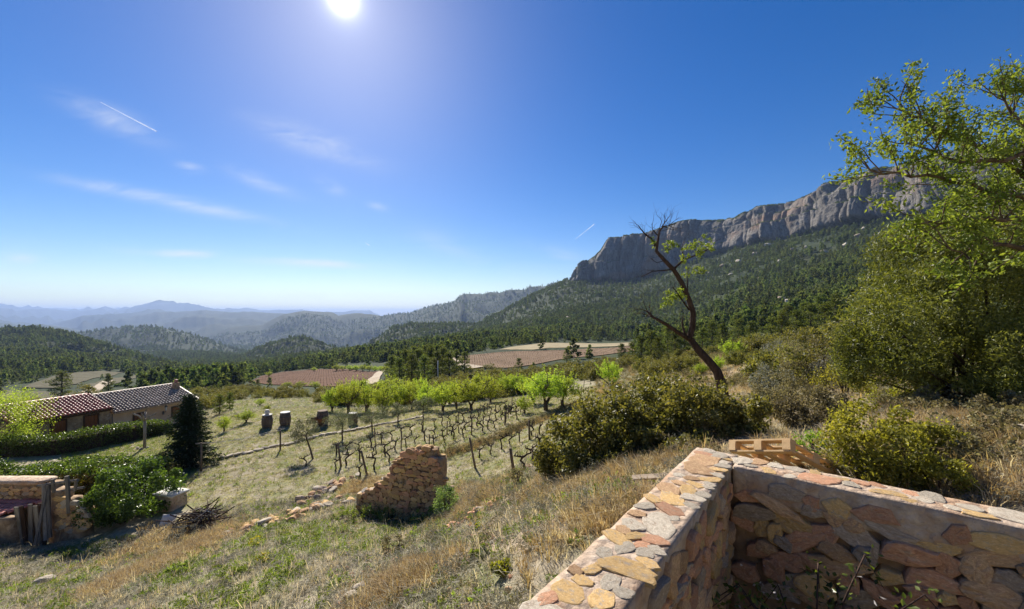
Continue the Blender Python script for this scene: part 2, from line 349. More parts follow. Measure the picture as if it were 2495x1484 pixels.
GVV = np.r_[np.linspace(math.log(1.3), math.log(60), 210)[:-1], np.linspace(math.log(60), math.log(1300), 170)[:-1], np.linspace(math.log(1300), math.log(24000), 100)]
_gu, _gv = np.meshgrid(GU, GVV)
GZ = height(_gu, _gv)
def gz(x, y):
    """Ground height, read from the very grid that is drawn."""
    x = np.asarray(x, float); y = np.maximum(np.asarray(y, float), 1.31); u = np.clip(x/y, GU[0], GU[-1]-1e-6); v = np.clip(np.log(y), GVV[0], GVV[-1]-1e-6)
    i = np.clip(np.searchsorted(GU, u, side='right')-1, 0, len(GU)-2); j = np.clip(np.searchsorted(GVV, v, side='right')-1, 0, len(GVV)-2)
    a = (u-GU[i])/(GU[i+1]-GU[i]); y0 = np.exp(GVV[j]); y1 = np.exp(GVV[j+1]); b = (y-y0)/(y1-y0)
    return (GZ[j, i]*(1-a)+GZ[j, i+1]*a)*(1-b)+(GZ[j+1, i]*(1-a)+GZ[j+1, i+1]*a)*b
def hit(px, row, dmin=2.0, dmax=4000):
    """The ground point seen at a survey column and row."""
    u = U(px); ys = np.exp(np.linspace(math.log(dmin), math.log(dmax), 3000)); f = gz(u*ys, ys)+(row-EYE)/FPX*ys
    k = np.argmax(f > 0) if (f > 0).any() else len(ys)-1
    y = ys[k]
    return Vector((u*y, y, float(gz(u*y, y))))
def gpt(px, d): return Vector((U(px)*d, d, float(gz(U(px)*d, d))))
def at(px, row, d): return Vector((U(px)*d, d, -(row-EYE)/FPX*d))

# ---------------------------------------------------------------- ground sheet
def ground_mat():
    m, nt, L = new_mat('ground')
    geo = nn(nt, 'ShaderNodeNewGeometry'); pos = geo.outputs['Position']
    at_ = nn(nt, 'ShaderNodeAttribute', attribute_name='cover')       # r: woodland soil, g: bare earth, b: lush grass
    sp = nn(nt, 'ShaderNodeSeparateColor'); L.new(at_.outputs['Color'], sp.inputs[0])
    n1 = noise(nt, L, pos, 0.9, 8, .62); n2 = noise(nt, L, pos, 6.5, 8, .7); n3 = noise(nt, L, pos, 0.22, 4)
    dry = ramp(nt, L, n2, [(0.25, (0.19, 0.15, 0.10)), (0.5, (0.33, 0.28, 0.195)), (0.78, (0.48, 0.42, 0.31))])
    grn = ramp(nt, L, n2, [(0.25, (0.12, 0.13, 0.05)), (0.7, (0.25, 0.25, 0.115))])
    c = mix(nt, L, maprange(nt, L, n1, 0.44, 0.62), dry, grn)
    c = mix(nt, L, sp.outputs['Blue'], c, grn)
    soil = ramp(nt, L, n2, [(0.3, (0.24, 0.17, 0.11)), (0.7, (0.44, 0.34, 0.24))])
    c = mix(nt, L, sp.outputs['Green'], c, soil)
    nf = noise(nt, L, pos, 0.05, 10, .68); nf2 = noise(nt, L, pos, 0.012, 5, .6)
    wood = ramp(nt, L, nf, [(0.33, (0.016, 0.027, 0.011)), (0.52, (0.034, 0.047, 0.018)), (0.72, (0.065, 0.070, 0.032))])
    wood = mix(nt, L, maprange(nt, L, nf2, 0.58, 0.75, 0, 0.45), wood, (0.10, 0.085, 0.05))
    c = mix(nt, L, sp.outputs['Red'], c, wood)
    finish(nt, L, c, 0.95, 0.1, bump(nt, L, n2, 0.04, 0.7))
ground_mat()
def cover(x, y, z):
    r = sstep(40, 58, y+6*fbm(x/12, y/12, 2, 21))*(1-(1-sstep(58, 66, y))*sstep(-.76, -.70, x/y)*(1-sstep(-.50, -.46, x/y))); r = np.maximum(r, sstep(30, 60, y)*sstep(0.75, 1.1, x/y)*0.6)
    rocky = np.zeros_like(y)
    g = np.clip(sstep(0.15, 0.5, fbm(x/1.8, y/1.8, 3, 31))*(1-sstep(11, 17, y))*sstep(-3.5, -0.5, x)*0.95+0.75*sstep(-1.5, .5, x)*(1-sstep(9, 12, y))*sstep(-.2, .3, fbm(x/.9, y/.9, 2, 37)+.1), 0, 1)
    dpath = np.hypot(x-12.2, (y-22)*0.35); g = np.maximum(g, (1-sstep(0.5, 1.2, np.abs(x-(11.2+0.33*(y-20)+0.5*np.sin(y/3)))))*sstep(14, 17, y)*(1-sstep(36, 44, y)))
    b = sstep(0.1, 0.5, fbm(x/4.5, y/4.5, 3, 33))*0.4*(1-sstep(45, 60, y))*sstep(15, 18, y)
    return r, g, b
def build_ground():
    y = np.exp(_gv); x = _gu*y; nu = len(GU); nv = len(GVV)
    V = np.stack([x, y, GZ], 2).reshape(-1, 3); i = np.arange(nu-1); j = np.arange(nv-1)
    I, J = np.meshgrid(i, j); a = (J*nu+I).ravel(); F = np.stack([a, a+1, a+nu+1, a+nu], 1)
    r, g, b = cover(x, y, GZ)
    # the ground goes on beside and behind the viewpoint; unseen rise shaped to bounce light
    bx = np.array([-160, -60, -20, -8, -3.38, -1.5, 0, 1.5, 3.38, 8, 20, 60, 160.]); by = np.array([-160, -60, -20, -6, -2, 0.3])
    k0 = len(V); BX, BY = np.meshgrid(bx, by); V2 = np.stack([BX, BY, -3.3+np.clip(0.3-BY, 0, 60)*0.40+np.clip(-BX, 0, 30)*-0.12+np.clip(BX, 0, 60)*0.12], 2).reshape(-1, 3)
    n2 = len(bx); I, J = np.meshgrid(np.arange(n2-1), np.arange(len(by)-1)); a = k0+(J*n2+I).ravel(); F2 = np.stack([a, a+1, a+n2+1, a+n2], 1)
    # stitch: last back row to first front row, and the two flanks out to the horizon
    e = k0+(len(by)-1)*n2; F3 = []
    front = np.searchsorted(GU*1.3, bx.clip(-3.38, 3.38)); front = front.clip(0, nu-1)
    for t in range(4, 8):
        f0, f1 = front[t], front[t+1]
        for s in range(f0, f1): F3.append([e+t, s+1, s] if False else [e+t, s+1, s][::-1][::-1])
        F3.append([e+t, e+t+1, f1])
    far = np.arange(nv)*nu
    kl = len(V)+len(V2); sx = np.maximum(np.exp(GVV)*3.2, 165)
    VL = np.stack([-sx, np.exp(GVV)*0.0+np.minimum(np.exp(GVV)*0.25, 400), GZ[:, 0]], 1); VR = VL*np.array([-1, 1, 1]); VR[:, 2] = GZ[:, -1]
    F4 = []
    for t in range(nv-1):
        F4.append([kl+t, far[t], far[t+1], kl+t+1]); F4.append([far[t]+nu-1, kl+nv+t, kl+nv+t+1, far[t+1]+nu-1])
    V = np.concatenate([V, V2, VL, VR]); n_extra = len(V)-k0
    me = mesh_np('ground', V, [np.concatenate([F, F2, np.array(F4)]), np.array(F3)], 'ground', True)
    ca = me.color_attributes.new('cover', 'FLOAT_COLOR', 'POINT')
    C = np.zeros((len(V), 4), np.float32); C[:, 3] = 1
    C[:k0, 0] = r.ravel(); C[:k0, 1] = g.ravel(); C[:k0, 2] = b.ravel(); ca.data.foreach_set('color', C.ravel())
    tag(link('ground', me), kind='structure')
build_ground()
# ---------------------------------------------------------------- the rock wall
def rock_mat():
    m, nt, L = new_mat('cliff_rock')
    geo = nn(nt, 'ShaderNodeNewGeometry'); pos = geo.outputs['Position']
    mp = nn(nt, 'ShaderNodeMapping'); mp.inputs['Scale'].default_value = (1, 1, 0.22); L.new(pos, mp.inputs[0])
    n1 = noise(nt, L, mp.outputs[0], 0.045, 9, .66); n2 = noise(nt, L, pos, 0.3, 8, .7); n3 = noise(nt, L, pos, 0.014, 4, .5)
    c = ramp(nt, L, n1, [(0.3, (0.085, 0.078, 0.068)), (0.5, (0.185, 0.168, 0.145)), (0.72, (0.32, 0.29, 0.25))])
    mp4 = nn(nt, 'ShaderNodeMapping'); mp4.inputs['Scale'].default_value = (1, 1, 0.12); L.new(pos, mp4.inputs[0]); n4 = noise(nt, L, mp4.outputs[0], 0.16, 6, .6, .6); ab = nn(nt, 'ShaderNodeMath', operation='ABSOLUTE'); sb = nn(nt, 'ShaderNodeMath', operation='SUBTRACT'); sb.inputs[1].default_value = .5; L.new(n4, sb.inputs[0]); L.new(sb.outputs[0], ab.inputs[0])
    c = mix(nt, L, maprange(nt, L, ab.outputs[0], 0.0, 0.035, .8, 0), c, (0.05, 0.045, 0.04))
    c = mix(nt, L, maprange(nt, L, n3, 0.54, 0.68, 0, 0.65), c, (0.30, 0.18, 0.11))
    at_ = nn(nt, 'ShaderNodeAttribute', attribute_name='cover'); sp = nn(nt, 'ShaderNodeSeparateColor'); L.new(at_.outputs['Color'], sp.inputs[0])
    veg = ramp(nt, L, n2, [(0.35, (0.03, 0.042, 0.016)), (0.7, (0.10, 0.105, 0.045))])
    c = mix(nt, L, sp.outputs['Red'], c, veg)
    finish(nt, L, c, 0.95, 0.12, bump(nt, L, n2, 3.0, 1.0))
rock_mat()
CLIFF_V = None
def build_cliff():
    global CLIFF_V
    ns, nt_ = 1150, 110
    us = np.linspace(U(1386), U(2760), ns); f = np.stack([us*np.interp(us, _cu, _cd), np.interp(us, _cu, _cd), np.interp(us, _cu, _cz)], 1)
    r = np.stack([us*np.interp(us, _ru, _rd), np.interp(us, _ru, _rd), np.interp(us, _ru, _rz)], 1)
    seg = np.linalg.norm(np.diff(f[:, :2], axis=0), axis=1); s = np.r_[0, np.cumsum(seg)]
    tn = np.gradient(f[:, :2], axis=0); tn /= np.linalg.norm(tn, axis=1)[:, None]
    k = 41; ker = np.ones(k)/k; tn = np.stack([np.convolve(np.pad(tn[:, i], k//2, 'edge'), ker, 'valid') for i in (0, 1)], 1)
    nrm = np.stack([tn[:, 1], -tn[:, 0]], 1); nrm *= np.sign((nrm*-f[:, :2]).sum(1))[:, None]; nrm /= np.linalg.norm(nrm, axis=1)[:, None]
    t = np.linspace(-0.25, 1.12, nt_)[:, None]; S = s[None, :]+0*t; T = t+0*S
    H = (r[:, 2]-f[:, 2])[None, :]; Z = f[None, :, 2]+H*T+2.2*fbm(S/14, T*3, 3, 71)*(T > 0.05)
    def cols(wid, seed, warp):                                   # rounded buttresses: circular arcs between vertical clefts
        q = S/wid+warp*fbm(T*2.2+seed, S/wid*0.35, 3, seed)+0.35*fbm(S/wid*0.5, S*0, 2, seed+3)
        c = np.floor(q); fx = q-c; wv = np.sqrt(np.clip(1-(2*fx-1)**2, 0, 1)); return wv, (_h(c, c*0+seed, seed)+1)/2
    b1, h1 = cols(58, 3, 0.12); b2, h2 = cols(21, 17, 0.16); b3, h3 = cols(8.0, 29, 0.25)
    lo = sstep(-0.1, 0.12, T)
    out = lo*((b1*19*(0.25+h1)+b2*10.5*(0.25+1.1*h2)*sstep(-.6, .2, fbm(S/60, T*2, 2, 57))+b3*2.4*h3)+9*fbm(S/70, T*1.6, 4, 55))
    topr = 0.66+0.30*h2                                          # rounded heads, stepped back
    tt = np.clip((T-topr)/(1.12-topr), 0, 1); out = out-(tt**1.5)*34*(0.5+0.9*h1)
    led = sstep(0.42, 0.46, T+0.22*fbm(S/60, T*0, 3, 61))*9*(0.2+h1)+sstep(0.70, 0.73, T+0.08*fbm(S/30, T*0, 3, 63))*3.5
    out = out-led+0.9*fbm(S/3.5, Z/3.5, 3, 77)
    endf = sstep(0, 40, S)*1.0; out = out*(0.25+0.75*endf)
    B = f[None, :, :2]+(r-f)[None, :, :2]*np.clip(T, 0, 1)[..., None]
    X = B[..., 0]+nrm[None, :, 0]*(out+2); Y = B[..., 1]+nrm[None, :, 1]*(out+2)
    Z = np.where(T > 1.0, f[None, :, 2]+H*(1.0+(T-1.0)*0.25)+1.2*fbm(S/9, T*0, 3, 81), Z)
    # cap row reaches back under the plateau
    X[-1] -= nrm[:, 0]*34; Y[-1] -= nrm[:, 1]*34; Z[-1] = r[:, 2]-3
    V = np.stack([X, Y, Z], 2); a = (np.arange(nt_-1)[:, None]*ns+np.arange(ns-1)[None, :]).ravel()
    F = np.stack([a, a+1, a+ns+1, a+ns], 1)
    me = mesh_np('rock_cliff', V.reshape(-1, 3), F, 'cliff_rock', True)
    gy = np.gradient(Z, axis=0)/(np.hypot(np.gradient(X, axis=0), np.gradient(Y, axis=0))+0.05)
    flat = 1-sstep(0.25, 0.75, np.abs(gy)); veg = np.clip(flat*1.2*sstep(-0.3, 0.2, fbm(S/12, Z/12, 3, 91)+0.1)+(1-sstep(-0.08, 0.10, T+0.12*fbm(S/20, T, 3, 93)))+sstep(0.96, 1.03, T)*0.8, 0, 1)
    C = np.ones((V.shape[0]*V.shape[1], 4), np.float32); C[:, 0] = veg.ravel(); ca = me.color_attributes.new('cover', 'FLOAT_COLOR', 'POINT'); ca.data.foreach_set('color', C.ravel())
    tag(link('rock_cliff', me), 'long grey rock cliff with rounded buttresses above the wooded slope', 'cliff', kind='structure')
    CLIFF_V = (V, veg, T)
build_cliff()
# ---------------------------------------------------------------- haze: even, pale, blue-grey air
def build_haze():
    m, nt, L = new_mat('haze')
    o = nn(nt, 'ShaderNodeOutputMaterial'); v = nn(nt, 'ShaderNodeVolumePrincipled')
    v.inputs['Color'].default_value = (0.47, 0.64, 1.0, 1); v.inputs['Density'].default_value = 0.000085; v.inputs['Anisotropy'].default_value = 0.12
    L.new(v.outputs[0], o.inputs['Volume'])
    zmin = float(GZ.min())-15; V0 = 27000
    mb = MB(); mb.box((0, 11500, (zmin+300)/2), (170000, 36000, 300-zmin)); tag(mb.build('haze', 'haze'), 'pale blue haze over the valley', 'haze', kind='stuff')
build_haze()
# ================================================================ plants
leaf_mat('pine', (0.055, 0.078, 0.022), (0.165, 0.185, 0.055), 0.42, (1.4, 1.4, 0.5), 0.12, 0.6, 0.3, 0.5)
leaf_mat('pine_far', (0.055, 0.085, 0.032), (0.17, 0.19, 0.075), 0.45, (1.3, 1.3, 0.6), 0.06, 0.7, 0.38, 0.03)
leaf_mat('oak', (0.085, 0.095, 0.026), (0.24, 0.225, 0.075), 0.42, (1.4, 1.3, 0.5), 0.22, 0.45, 0.2, 1.2)
leaf_mat('almond', (0.20, 0.275, 0.042), (0.45, 0.52, 0.09), 0.57, (1.25, 1.22, 0.5), 0.15, 0.5, 0.22, 1.1)
leaf_mat('olive', (0.085, 0.10, 0.055), (0.21, 0.22, 0.13), 0.30, (1.2, 1.2, 0.7), 0.25, 0.5, 0.15, 1.0)
leaf_mat('phillyrea', (0.085, 0.10, 0.022), (0.25, 0.255, 0.07), 0.42, (1.35, 1.3, 0.5), 0.30, 0.45, 0.1, 0.5)
leaf_mat('deciduous', (0.10, 0.145, 0.025), (0.27, 0.32, 0.065), 0.46, (1.3, 1.25, 0.5), 0.2, 0.5, 0.1, 0.7)
leaf_mat('hedge', (0.040, 0.070, 0.015), (0.16, 0.215, 0.045), 0.38, (1.3, 1.4, 0.5), 0.35, 0.36, 0.1, 1.5)
leaf_mat('hedge_old', (0.10, 0.085, 0.02), (0.20, 0.16, 0.035), 0.3, (1.3, 1.2, 0.5), 0.3, 0.4, 0.1, 1.5)
leaf_mat('fir', (0.014, 0.030, 0.014), (0.045, 0.065, 0.028), 0.15, (1.2, 1.3, 0.6), 0.15, 0.6, 0.1, 1.0)
leaf_mat('shrub', (0.13, 0.135, 0.022), (0.36, 0.345, 0.07), 0.52, (1.35, 1.3, 0.5), 0.25, 0.45, 0.12, 1.5)
leaf_mat('bright_shrub', (0.13, 0.21, 0.03), (0.28, 0.38, 0.06), 0.5, (1.25, 1.25, 0.5), 0.2, 0.5, 0.1, 1.5)
leaf_mat('scrub', (0.13, 0.115, 0.060), (0.31, 0.27, 0.15), 0.32, (1.2, 1.15, 0.7), 0.1, 0.7, 0.3, 1.0)
leaf_mat('scrub_grey', (0.15, 0.15, 0.11), (0.32, 0.31, 0.24), 0.2, (1.1, 1.1, 0.9), 0.15, 0.6, 0.2, 2.0)
leaf_mat('straw', (0.36, 0.29, 0.18), (0.66, 0.57, 0.40), 0.50, (1.15, 1.08, 0.8), 0.15, 0.6, 0.25, 2.0)
leaf_mat('thatch', (0.31, 0.28, 0.22), (0.60, 0.56, 0.46), 0.50, (1.1, 1.08, 0.9), 0.12, 0.7, 0.25, 2.0)
leaf_mat('brown_grass', (0.29, 0.215, 0.115), (0.54, 0.43, 0.26), 0.45, (1.2, 1.05, 0.6), 0.1, 0.7, 0.2, 1.5)
leaf_mat('green_grass', (0.11, 0.15, 0.030), (0.27, 0.33, 0.08), 0.48, (1.3, 1.3, 0.5), 0.2, 0.5, 0.25, 1.5)
leaf_mat('lawn', (0.25, 0.225, 0.12), (0.50, 0.46, 0.29), 0.45, (1.2, 1.2, 0.6), 0.15, 0.6, 0.3, 0.5)
leaf_mat('yellow_flower', (0.50, 0.47, 0.03), (0.75, 0.70, 0.08), 0.3, (1.2, 1.15, 0.4), 0.1, 0.6, 0.1)
leaf_mat('euphorbia', (0.13, 0.19, 0.06), (0.33, 0.42, 0.14), 0.35, (1.2, 1.2, 0.6), 0.2, 0.5, 0.1)
leaf_mat('pale_leaf', (0.42, 0.40, 0.38), (0.68, 0.64, 0.60), 0.35, (1.1, 1.05, 1.0), 0.3, 0.4, 0.1)
solid_mat('bark', (0.055, 0.040, 0.030), (0.16, 0.12, 0.09), 9, .95, .1, 0.03, 6, 0.2, (1, 1, 0.25))
solid_mat('dark_bark', (0.030, 0.021, 0.017), (0.095, 0.062, 0.048), 9, .95, .1, 0.03, 6, 0.15, (1, 1, 0.3))
solid_mat('vine_wood', (0.035, 0.026, 0.02), (0.11, 0.08, 0.06), 20, .95, .1, 0.02, 6, 0.2)
solid_mat('grey_wood', (0.14, 0.125, 0.105), (0.30, 0.27, 0.23), 12, .9, .15, 0.012, 6, 0.2, (1, 1, 0.15))

def unit(n, r):
    v = r.normal(size=(n, 3)); return v/np.linalg.norm(v, axis=1)[:, None]
def leaves(C, size, r, aspect=0.55, fold=0.25, up=0.0, dirs=None):
    """Leaf blades (two folded quads' worth in one 4-gon) centred on C."""
    n = len(C); a = unit(n, r) if dirs is None else dirs+0.5*unit(n, r); a[:, 2] += up; a /= np.linalg.norm(a, axis=1)[:, None]
    b = np.cross(a, unit(n, r)); b /= np.linalg.norm(b, axis=1)[:, None]+1e-9; c = np.cross(a, b)
    s = (size*(0.65+0.7*r.random(n)))[:, None]
    V = np.stack([C-a*s*.5, C+b*s*aspect*.5+c*s*fold*.3-a*s*.05, C+a*s*.5, C-b*s*aspect*.5+c*s*fold*.3-a*s*.05], 1).reshape(-1, 3)
    return V, np.arange(4*n).reshape(n, 4)
def clumps(n, k, r, rx, ry, rz, cr=0.3, shell=0.55, zmin=-1.0):
    """Points in k soft clumps spread through an ellipsoid, thicker towards its skin."""
    d = unit(k, r); d[:, 2] = np.maximum(d[:, 2], zmin); rad = shell+(1-shell)*r.random(k)**0.5; K = d*rad[:, None]*np.array([rx, ry, rz])
    w = 0.5+r.random(k); idx = r.choice(k, n, p=w/w.sum()); m = min(rx, ry, rz)
    sz = cr*m*(0.6+0.8*r.random(k))
    return K[idx]+unit(n, r)*(r.random(n)**0.45*sz[idx])[:, None]
def grow(mb, tips, r, p, d, ln, rad, lev, kids=(2, 4), spread=0.6, up=0.15, shrink=0.68, wob=0.18, seg=4, rows=6):
    P = [np.array(p, float)]; d = np.array(d, float)/np.linalg.norm(d)
    for i in range(seg):
        d = d+r.normal(size=3)*wob; d[2] += up; d /= np.linalg.norm(d); P.append(P[-1]+d*ln/seg)
    mb.tube(P, np.linspace(rad, rad*0.6, seg+1), rows if lev > 1 else 4, cap=False)
    if lev <= 0: tips.append((P[-1], d)); tips.append((P[-2], d)); return
    for i in range(r.integers(kids[0], kids[1]+1)):
        e = d+spread*unit(1, r)[0]; q = P[r.integers(2, seg+1)] if i else P[-1]
        grow(mb, tips, r, q, e, ln*shrink*(0.75+0.5*r.random()), rad*0.55, lev-1, kids, spread, up, shrink, wob, seg, rows)
def crown_mesh(name, mat, C, size, r, **kw): V, F = leaves(C, size, r, **kw); return mesh_np(name, V, F, mat)

def almond_tree(seed, h=3.2, w=1.6, n=7000):
    r = np.random.default_rng(seed); mb = MB(); tips = []
    t0 = np.array([0, 0, -0.2]); mb.tube([t0, (0, 0, 0.25), (0.03, 0.02, 0.56)], [.13, .11, .10], 8, cap=True)
    for i in range(r.integers(4, 7)):
        a = 2*np.pi*(i+r.random()*.6)/5; grow(mb, tips, r, (0, 0, 0.2+0.3*r.random()), (math.cos(a)*.55, math.sin(a)*.55, 1.0), h*0.36, 0.06, 2, (2, 3), .55, .10, .72)
    C = np.concatenate([clumps(n*2//3, 60, r, w*.72, w*.72, h*.36, .30, .35, -.8), clumps(n//3, 26, r, w*.5, w*.5, h*.40, .26, .8, -.1)])+np.array([0, 0, h*.60])
    C[:, :2] *= (.62+.38*np.clip(C[:, 2]/(h*.6), 0, 1))[:, None]; C[:, 2] += .10*h*fbm(C[:, 0]*2.2, C[:, 1]*2.2, 2, seed); C = C[C[:, 2] > .14*h]; C[:, 2] *= h/C[:, 2].max()
    S_ = []
    for q in range(46):                                          # upright new shoots make the ragged outline
        b = C[r.integers(len(C))]; d = np.array([b[0]*.35, b[1]*.35, 1.0])+r.normal(size=3)*.22; d /= np.linalg.norm(d); l = h*(.12+.2*r.random()); m = 26; t = r.random(m); S_.append(b+d*(t*l)[:, None]+r.normal(size=(m, 3))*.035)
    C = C[fbm(C[:, 0]*1.9+seed, C[:, 1]*1.9+C[:, 2]*2.3, 2, seed+3) > -.30]; C = np.concatenate([C]+S_); k = h/C[:, 2].max(); C[:, 2] *= k
    return mb.mesh('trunk', 'bark', True), crown_mesh('crown', 'almond', C, 0.105, r, aspect=.42, up=.35)
def pine_tree(seed, h=5.0, w=1.7, n=2600, mat='pine', size=0.2, low=0.1):
    r = np.random.default_rng(seed); mb = MB(); lean = r.normal(size=2)*0.12
    P = [(lean[0]*t*t, lean[1]*t*t, -0.2+h*0.98*t) for t in np.linspace(0, 1, 6)]; mb.tube(P, np.linspace(.13, .03, 6), 7, cap=False)
    C = []; k = int(26+r.integers(0, 8))
    for j in range(k):
        t = low+(1-low)*((j+.5)/k); a = j*2.4+r.random()*.7; rad = w*math.sin(math.pi*min(1, .12+.86*t))**.7*(0.45+0.6*r.random())*(1-.35*t)
        e = np.array([math.cos(a)*rad, math.sin(a)*rad, h*t+0.12*h*(r.random()-.35)]); b = np.array([lean[0]*t*t, lean[1]*t*t, h*(t-0.05)])
        mb.tube([b, (b+e)/2+(0, 0, -.03*h), e], [.035, .025, .01], 4, cap=False); m = n//k
        q = e+(b-e)*(r.random(m)**1.8*0.6)[:, None]; C.append(q+unit(m, r)*np.array([.27*w, .27*w, .17*w])*(r.random(m)**.4)[:, None])
    return mb.mesh('trunk', 'bark', True), crown_mesh('crown', mat, np.concatenate(C), size, r, aspect=.5, up=.3)
def bush(seed, rx, ry, rz, n, mat, size, k=40, cr=.34, shell=.5, stems=5, bark='dark_bark', zmin=-0.35, **kw):
    r = np.random.default_rng(seed); mb = MB(); C = clumps(n, k, r, rx, ry, rz, cr, shell, zmin); C[:, 2] += rz*0.55; C = C[C[:, 2] > 0.02]
    for i in range(stems):
        e = C[r.integers(len(C))]*np.array([.75, .75, .85]); mb.tube([(e[0]*.1, e[1]*.1, -.15), (e[0]*.5, e[1]*.5, e[2]*.45), e], [.03*rz+.01, .02*rz+.006, .004], 5, cap=False)
    return mb.mesh('stem', bark, True), crown_mesh('crown', mat, C, size, r, **kw)
def plant(name, meshes, loc, rz=0.0, s=1.0, label=None, cat='tree', group=None, parts=('trunk', 'crown')):
    o = empty(name, loc, rz); o.scale = (s, s, s) if not hasattr(s, '__len__') else s
    for m, pn in zip(meshes, parts): link(pn, m, o)
    return tag(o, label, cat, group)

# ---------------------------------------------------------------- scatter for what nobody could count
def scatter(name, pts, protos, label, cat, r, smin=.7, smax=1.3, idx=None, zs=None, tilt=0.08, mat=None):
    """One stuff object: points that carry small plants."""
    n = len(pts); c = bpy.data.collections.new(name+'_kinds')
    for i, m in enumerate(protos):
        if isinstance(m, bpy.types.Object): c.objects.link(m)
        else: c.objects.link(bpy.data.objects.new('%s_kind_%02d' % (name, i), m))
    me = bpy.data.meshes.new(name); me.vertices.add(n); me.vertices.foreach_set('co', np.asarray(pts, np.float32).ravel())
    def attr(nm, typ, key, val): a = me.attributes.new(nm, typ, 'POINT'); a.data.foreach_set(key, np.ascontiguousarray(val).ravel())
    rot = np.stack([r.normal(size=n)*tilt, r.normal(size=n)*tilt, r.random(n)*6.283], 1).astype(np.float32)
    s = smin+(smax-smin)*r.random(n); sc = np.stack([s, s, s*(0.85+0.3*r.random(n) if zs is None else zs)], 1).astype(np.float32)
    attr('rot', 'FLOAT_VECTOR', 'vector', rot); attr('scl', 'FLOAT_VECTOR', 'vector', sc)
    attr('kindex', 'INT', 'value', (r.integers(0, len(protos), n) if idx is None else idx).astype(np.int32))
    o = link(name, me); tag(o, label, cat, kind='stuff')
    g = bpy.data.node_groups.new(name, 'GeometryNodeTree'); g.interface.new_socket('Geometry', in_out='INPUT', socket_type='NodeSocketGeometry'); g.interface.new_socket('Geometry', in_out='OUTPUT', socket_type='NodeSocketGeometry')
    N = g.nodes; L = g.links; gi = N.new('NodeGroupInput'); go = N.new('NodeGroupOutput'); ip = N.new('GeometryNodeInstanceOnPoints'); ci = N.new('GeometryNodeCollectionInfo')
    ci.inputs['Collection'].default_value = c; ci.inputs['Separate Children'].default_value = True; ci.inputs['Reset Children'].default_value = True
    def na(nm, t): a = N.new('GeometryNodeInputNamedAttribute'); a.data_type = t; a.inputs['Name'].default_value = nm; return a.outputs['Attribute']
    ip.inputs['Pick Instance'].default_value = True; L.new(gi.outputs[0], ip.inputs['Points']); L.new(ci.outputs[0], ip.inputs['Instance'])
    L.new(na('kindex', 'INT'), ip.inputs['Instance Index']); e = N.new('FunctionNodeEulerToRotation'); L.new(na('rot', 'FLOAT_VECTOR'), e.inputs[0]); L.new(e.outputs[0], ip.inputs['Rotation'])
    L.new(na('scl', 'FLOAT_VECTOR'), ip.inputs['Scale']); L.new(ip.outputs[0], go.inputs[0])
    md = o.modifiers.new('scatter', 'NODES'); md.node_group = g
    return o

# ================================================================ fields
def poly_hits(pts): return [hit(a, b, 40) for a, b in pts]
def in_poly(x, y, poly):
    c = np.zeros(np.shape(x), bool); n = len(poly)
    for i in range(n):
        x0, y0 = poly[i][0], poly[i][1]; x1, y1 = poly[(i+1) % n][0], poly[(i+1) % n][1]
        if y0 == y1: continue
        c ^= ((y0 > y) != (y1 > y)) & (x < (x1-x0)*(y-y0)/(y1-y0)+x0)
    return c
def drape(name, poly, mat, step, dz=0.12, **kw):
    """A sheet cut to a plan outline and laid on the ground."""
    bm = bmesh.new(); vs = [bm.verts.new((p[0], p[1], 0)) for p in poly]; bm.faces.new(vs)
    xs = [p[0] for p in poly]; ys = [p[1] for p in poly]
    for ax, lo, hi in ((0, min(xs), max(xs)), (1, min(ys), max(ys))):
        for c in np.arange(lo+step, hi, step):
            bmesh.ops.bisect_plane(bm, geom=bm.verts[:]+bm.edges[:]+bm.faces[:], plane_co=(c, 0, 0) if ax == 0 else (0, c, 0), plane_no=(1, 0, 0) if ax == 0 else (0, 1, 0))
    co = np.array([v.co[:] for v in bm.verts]); z = gz(co[:, 0], co[:, 1])+dz
    for v, h in zip(bm.verts, z): v.co.z = h
    if sum(f.normal.z for f in bm.faces) < 0: bmesh.ops.reverse_faces(bm, faces=bm.faces[:])
    me = bpy.data.meshes.new(name); bm.to_mesh(me); bm.free(); me.materials.append(MATS[mat])
    for p in me.polygons: p.use_smooth = True
    return tag(link(name, me), kind='structure', **kw)
def field_mat(name, c1, c2, ang, wave, amt=0.5):
    m, nt, L = new_mat(name); geo = nn(nt, 'ShaderNodeNewGeometry'); pos = geo.outputs['Position']
    f = noise(nt, L, pos, 0.18, 6, .6); col = ramp(nt, L, f, [(0.3, c1), (0.7, c2)])
    mp = nn(nt, 'ShaderNodeMapping'); mp.inputs['Rotation'].default_value = (0, 0, ang); L.new(pos, mp.inputs[0])
    w = nn(nt, 'ShaderNodeTexWave'); w.inputs['Scale'].default_value = wave; w.inputs['Distortion'].default_value = 1.2; w.inputs['Detail'].default_value = 3; L.new(mp.outputs[0], w.inputs[0])
    col = mix(nt, L, maprange(nt, L, w.outputs['Fac'], 0.2, 0.8, 0, amt), col, tuple(c*0.72 for c in c1))
    finish(nt, L, col, 1.0, 0.05, bump(nt, L, w.outputs['Fac'], 0.25, 0.6))
field_mat('red_field', (0.125, 0.072, 0.046), (0.185, 0.112, 0.075), R(10), 0.35, .15)
field_mat('vine_field', (0.165, 0.112, 0.072), (0.25, 0.175, 0.115), R(-28), 0.33, .15)
field_mat('pale_field', (0.27, 0.22, 0.13), (0.40, 0.34, 0.22), R(60), 0.15, .25)
field_mat('grey_field', (0.10, 0.095, 0.06), (0.18, 0.16, 0.105), R(80), 0.12, .6)
solid_mat('track', (0.36, 0.29, 0.21), (0.50, 0.43, 0.33), 0.4, 1, .05, 0.05, 5, 0)
FIELDS = {}
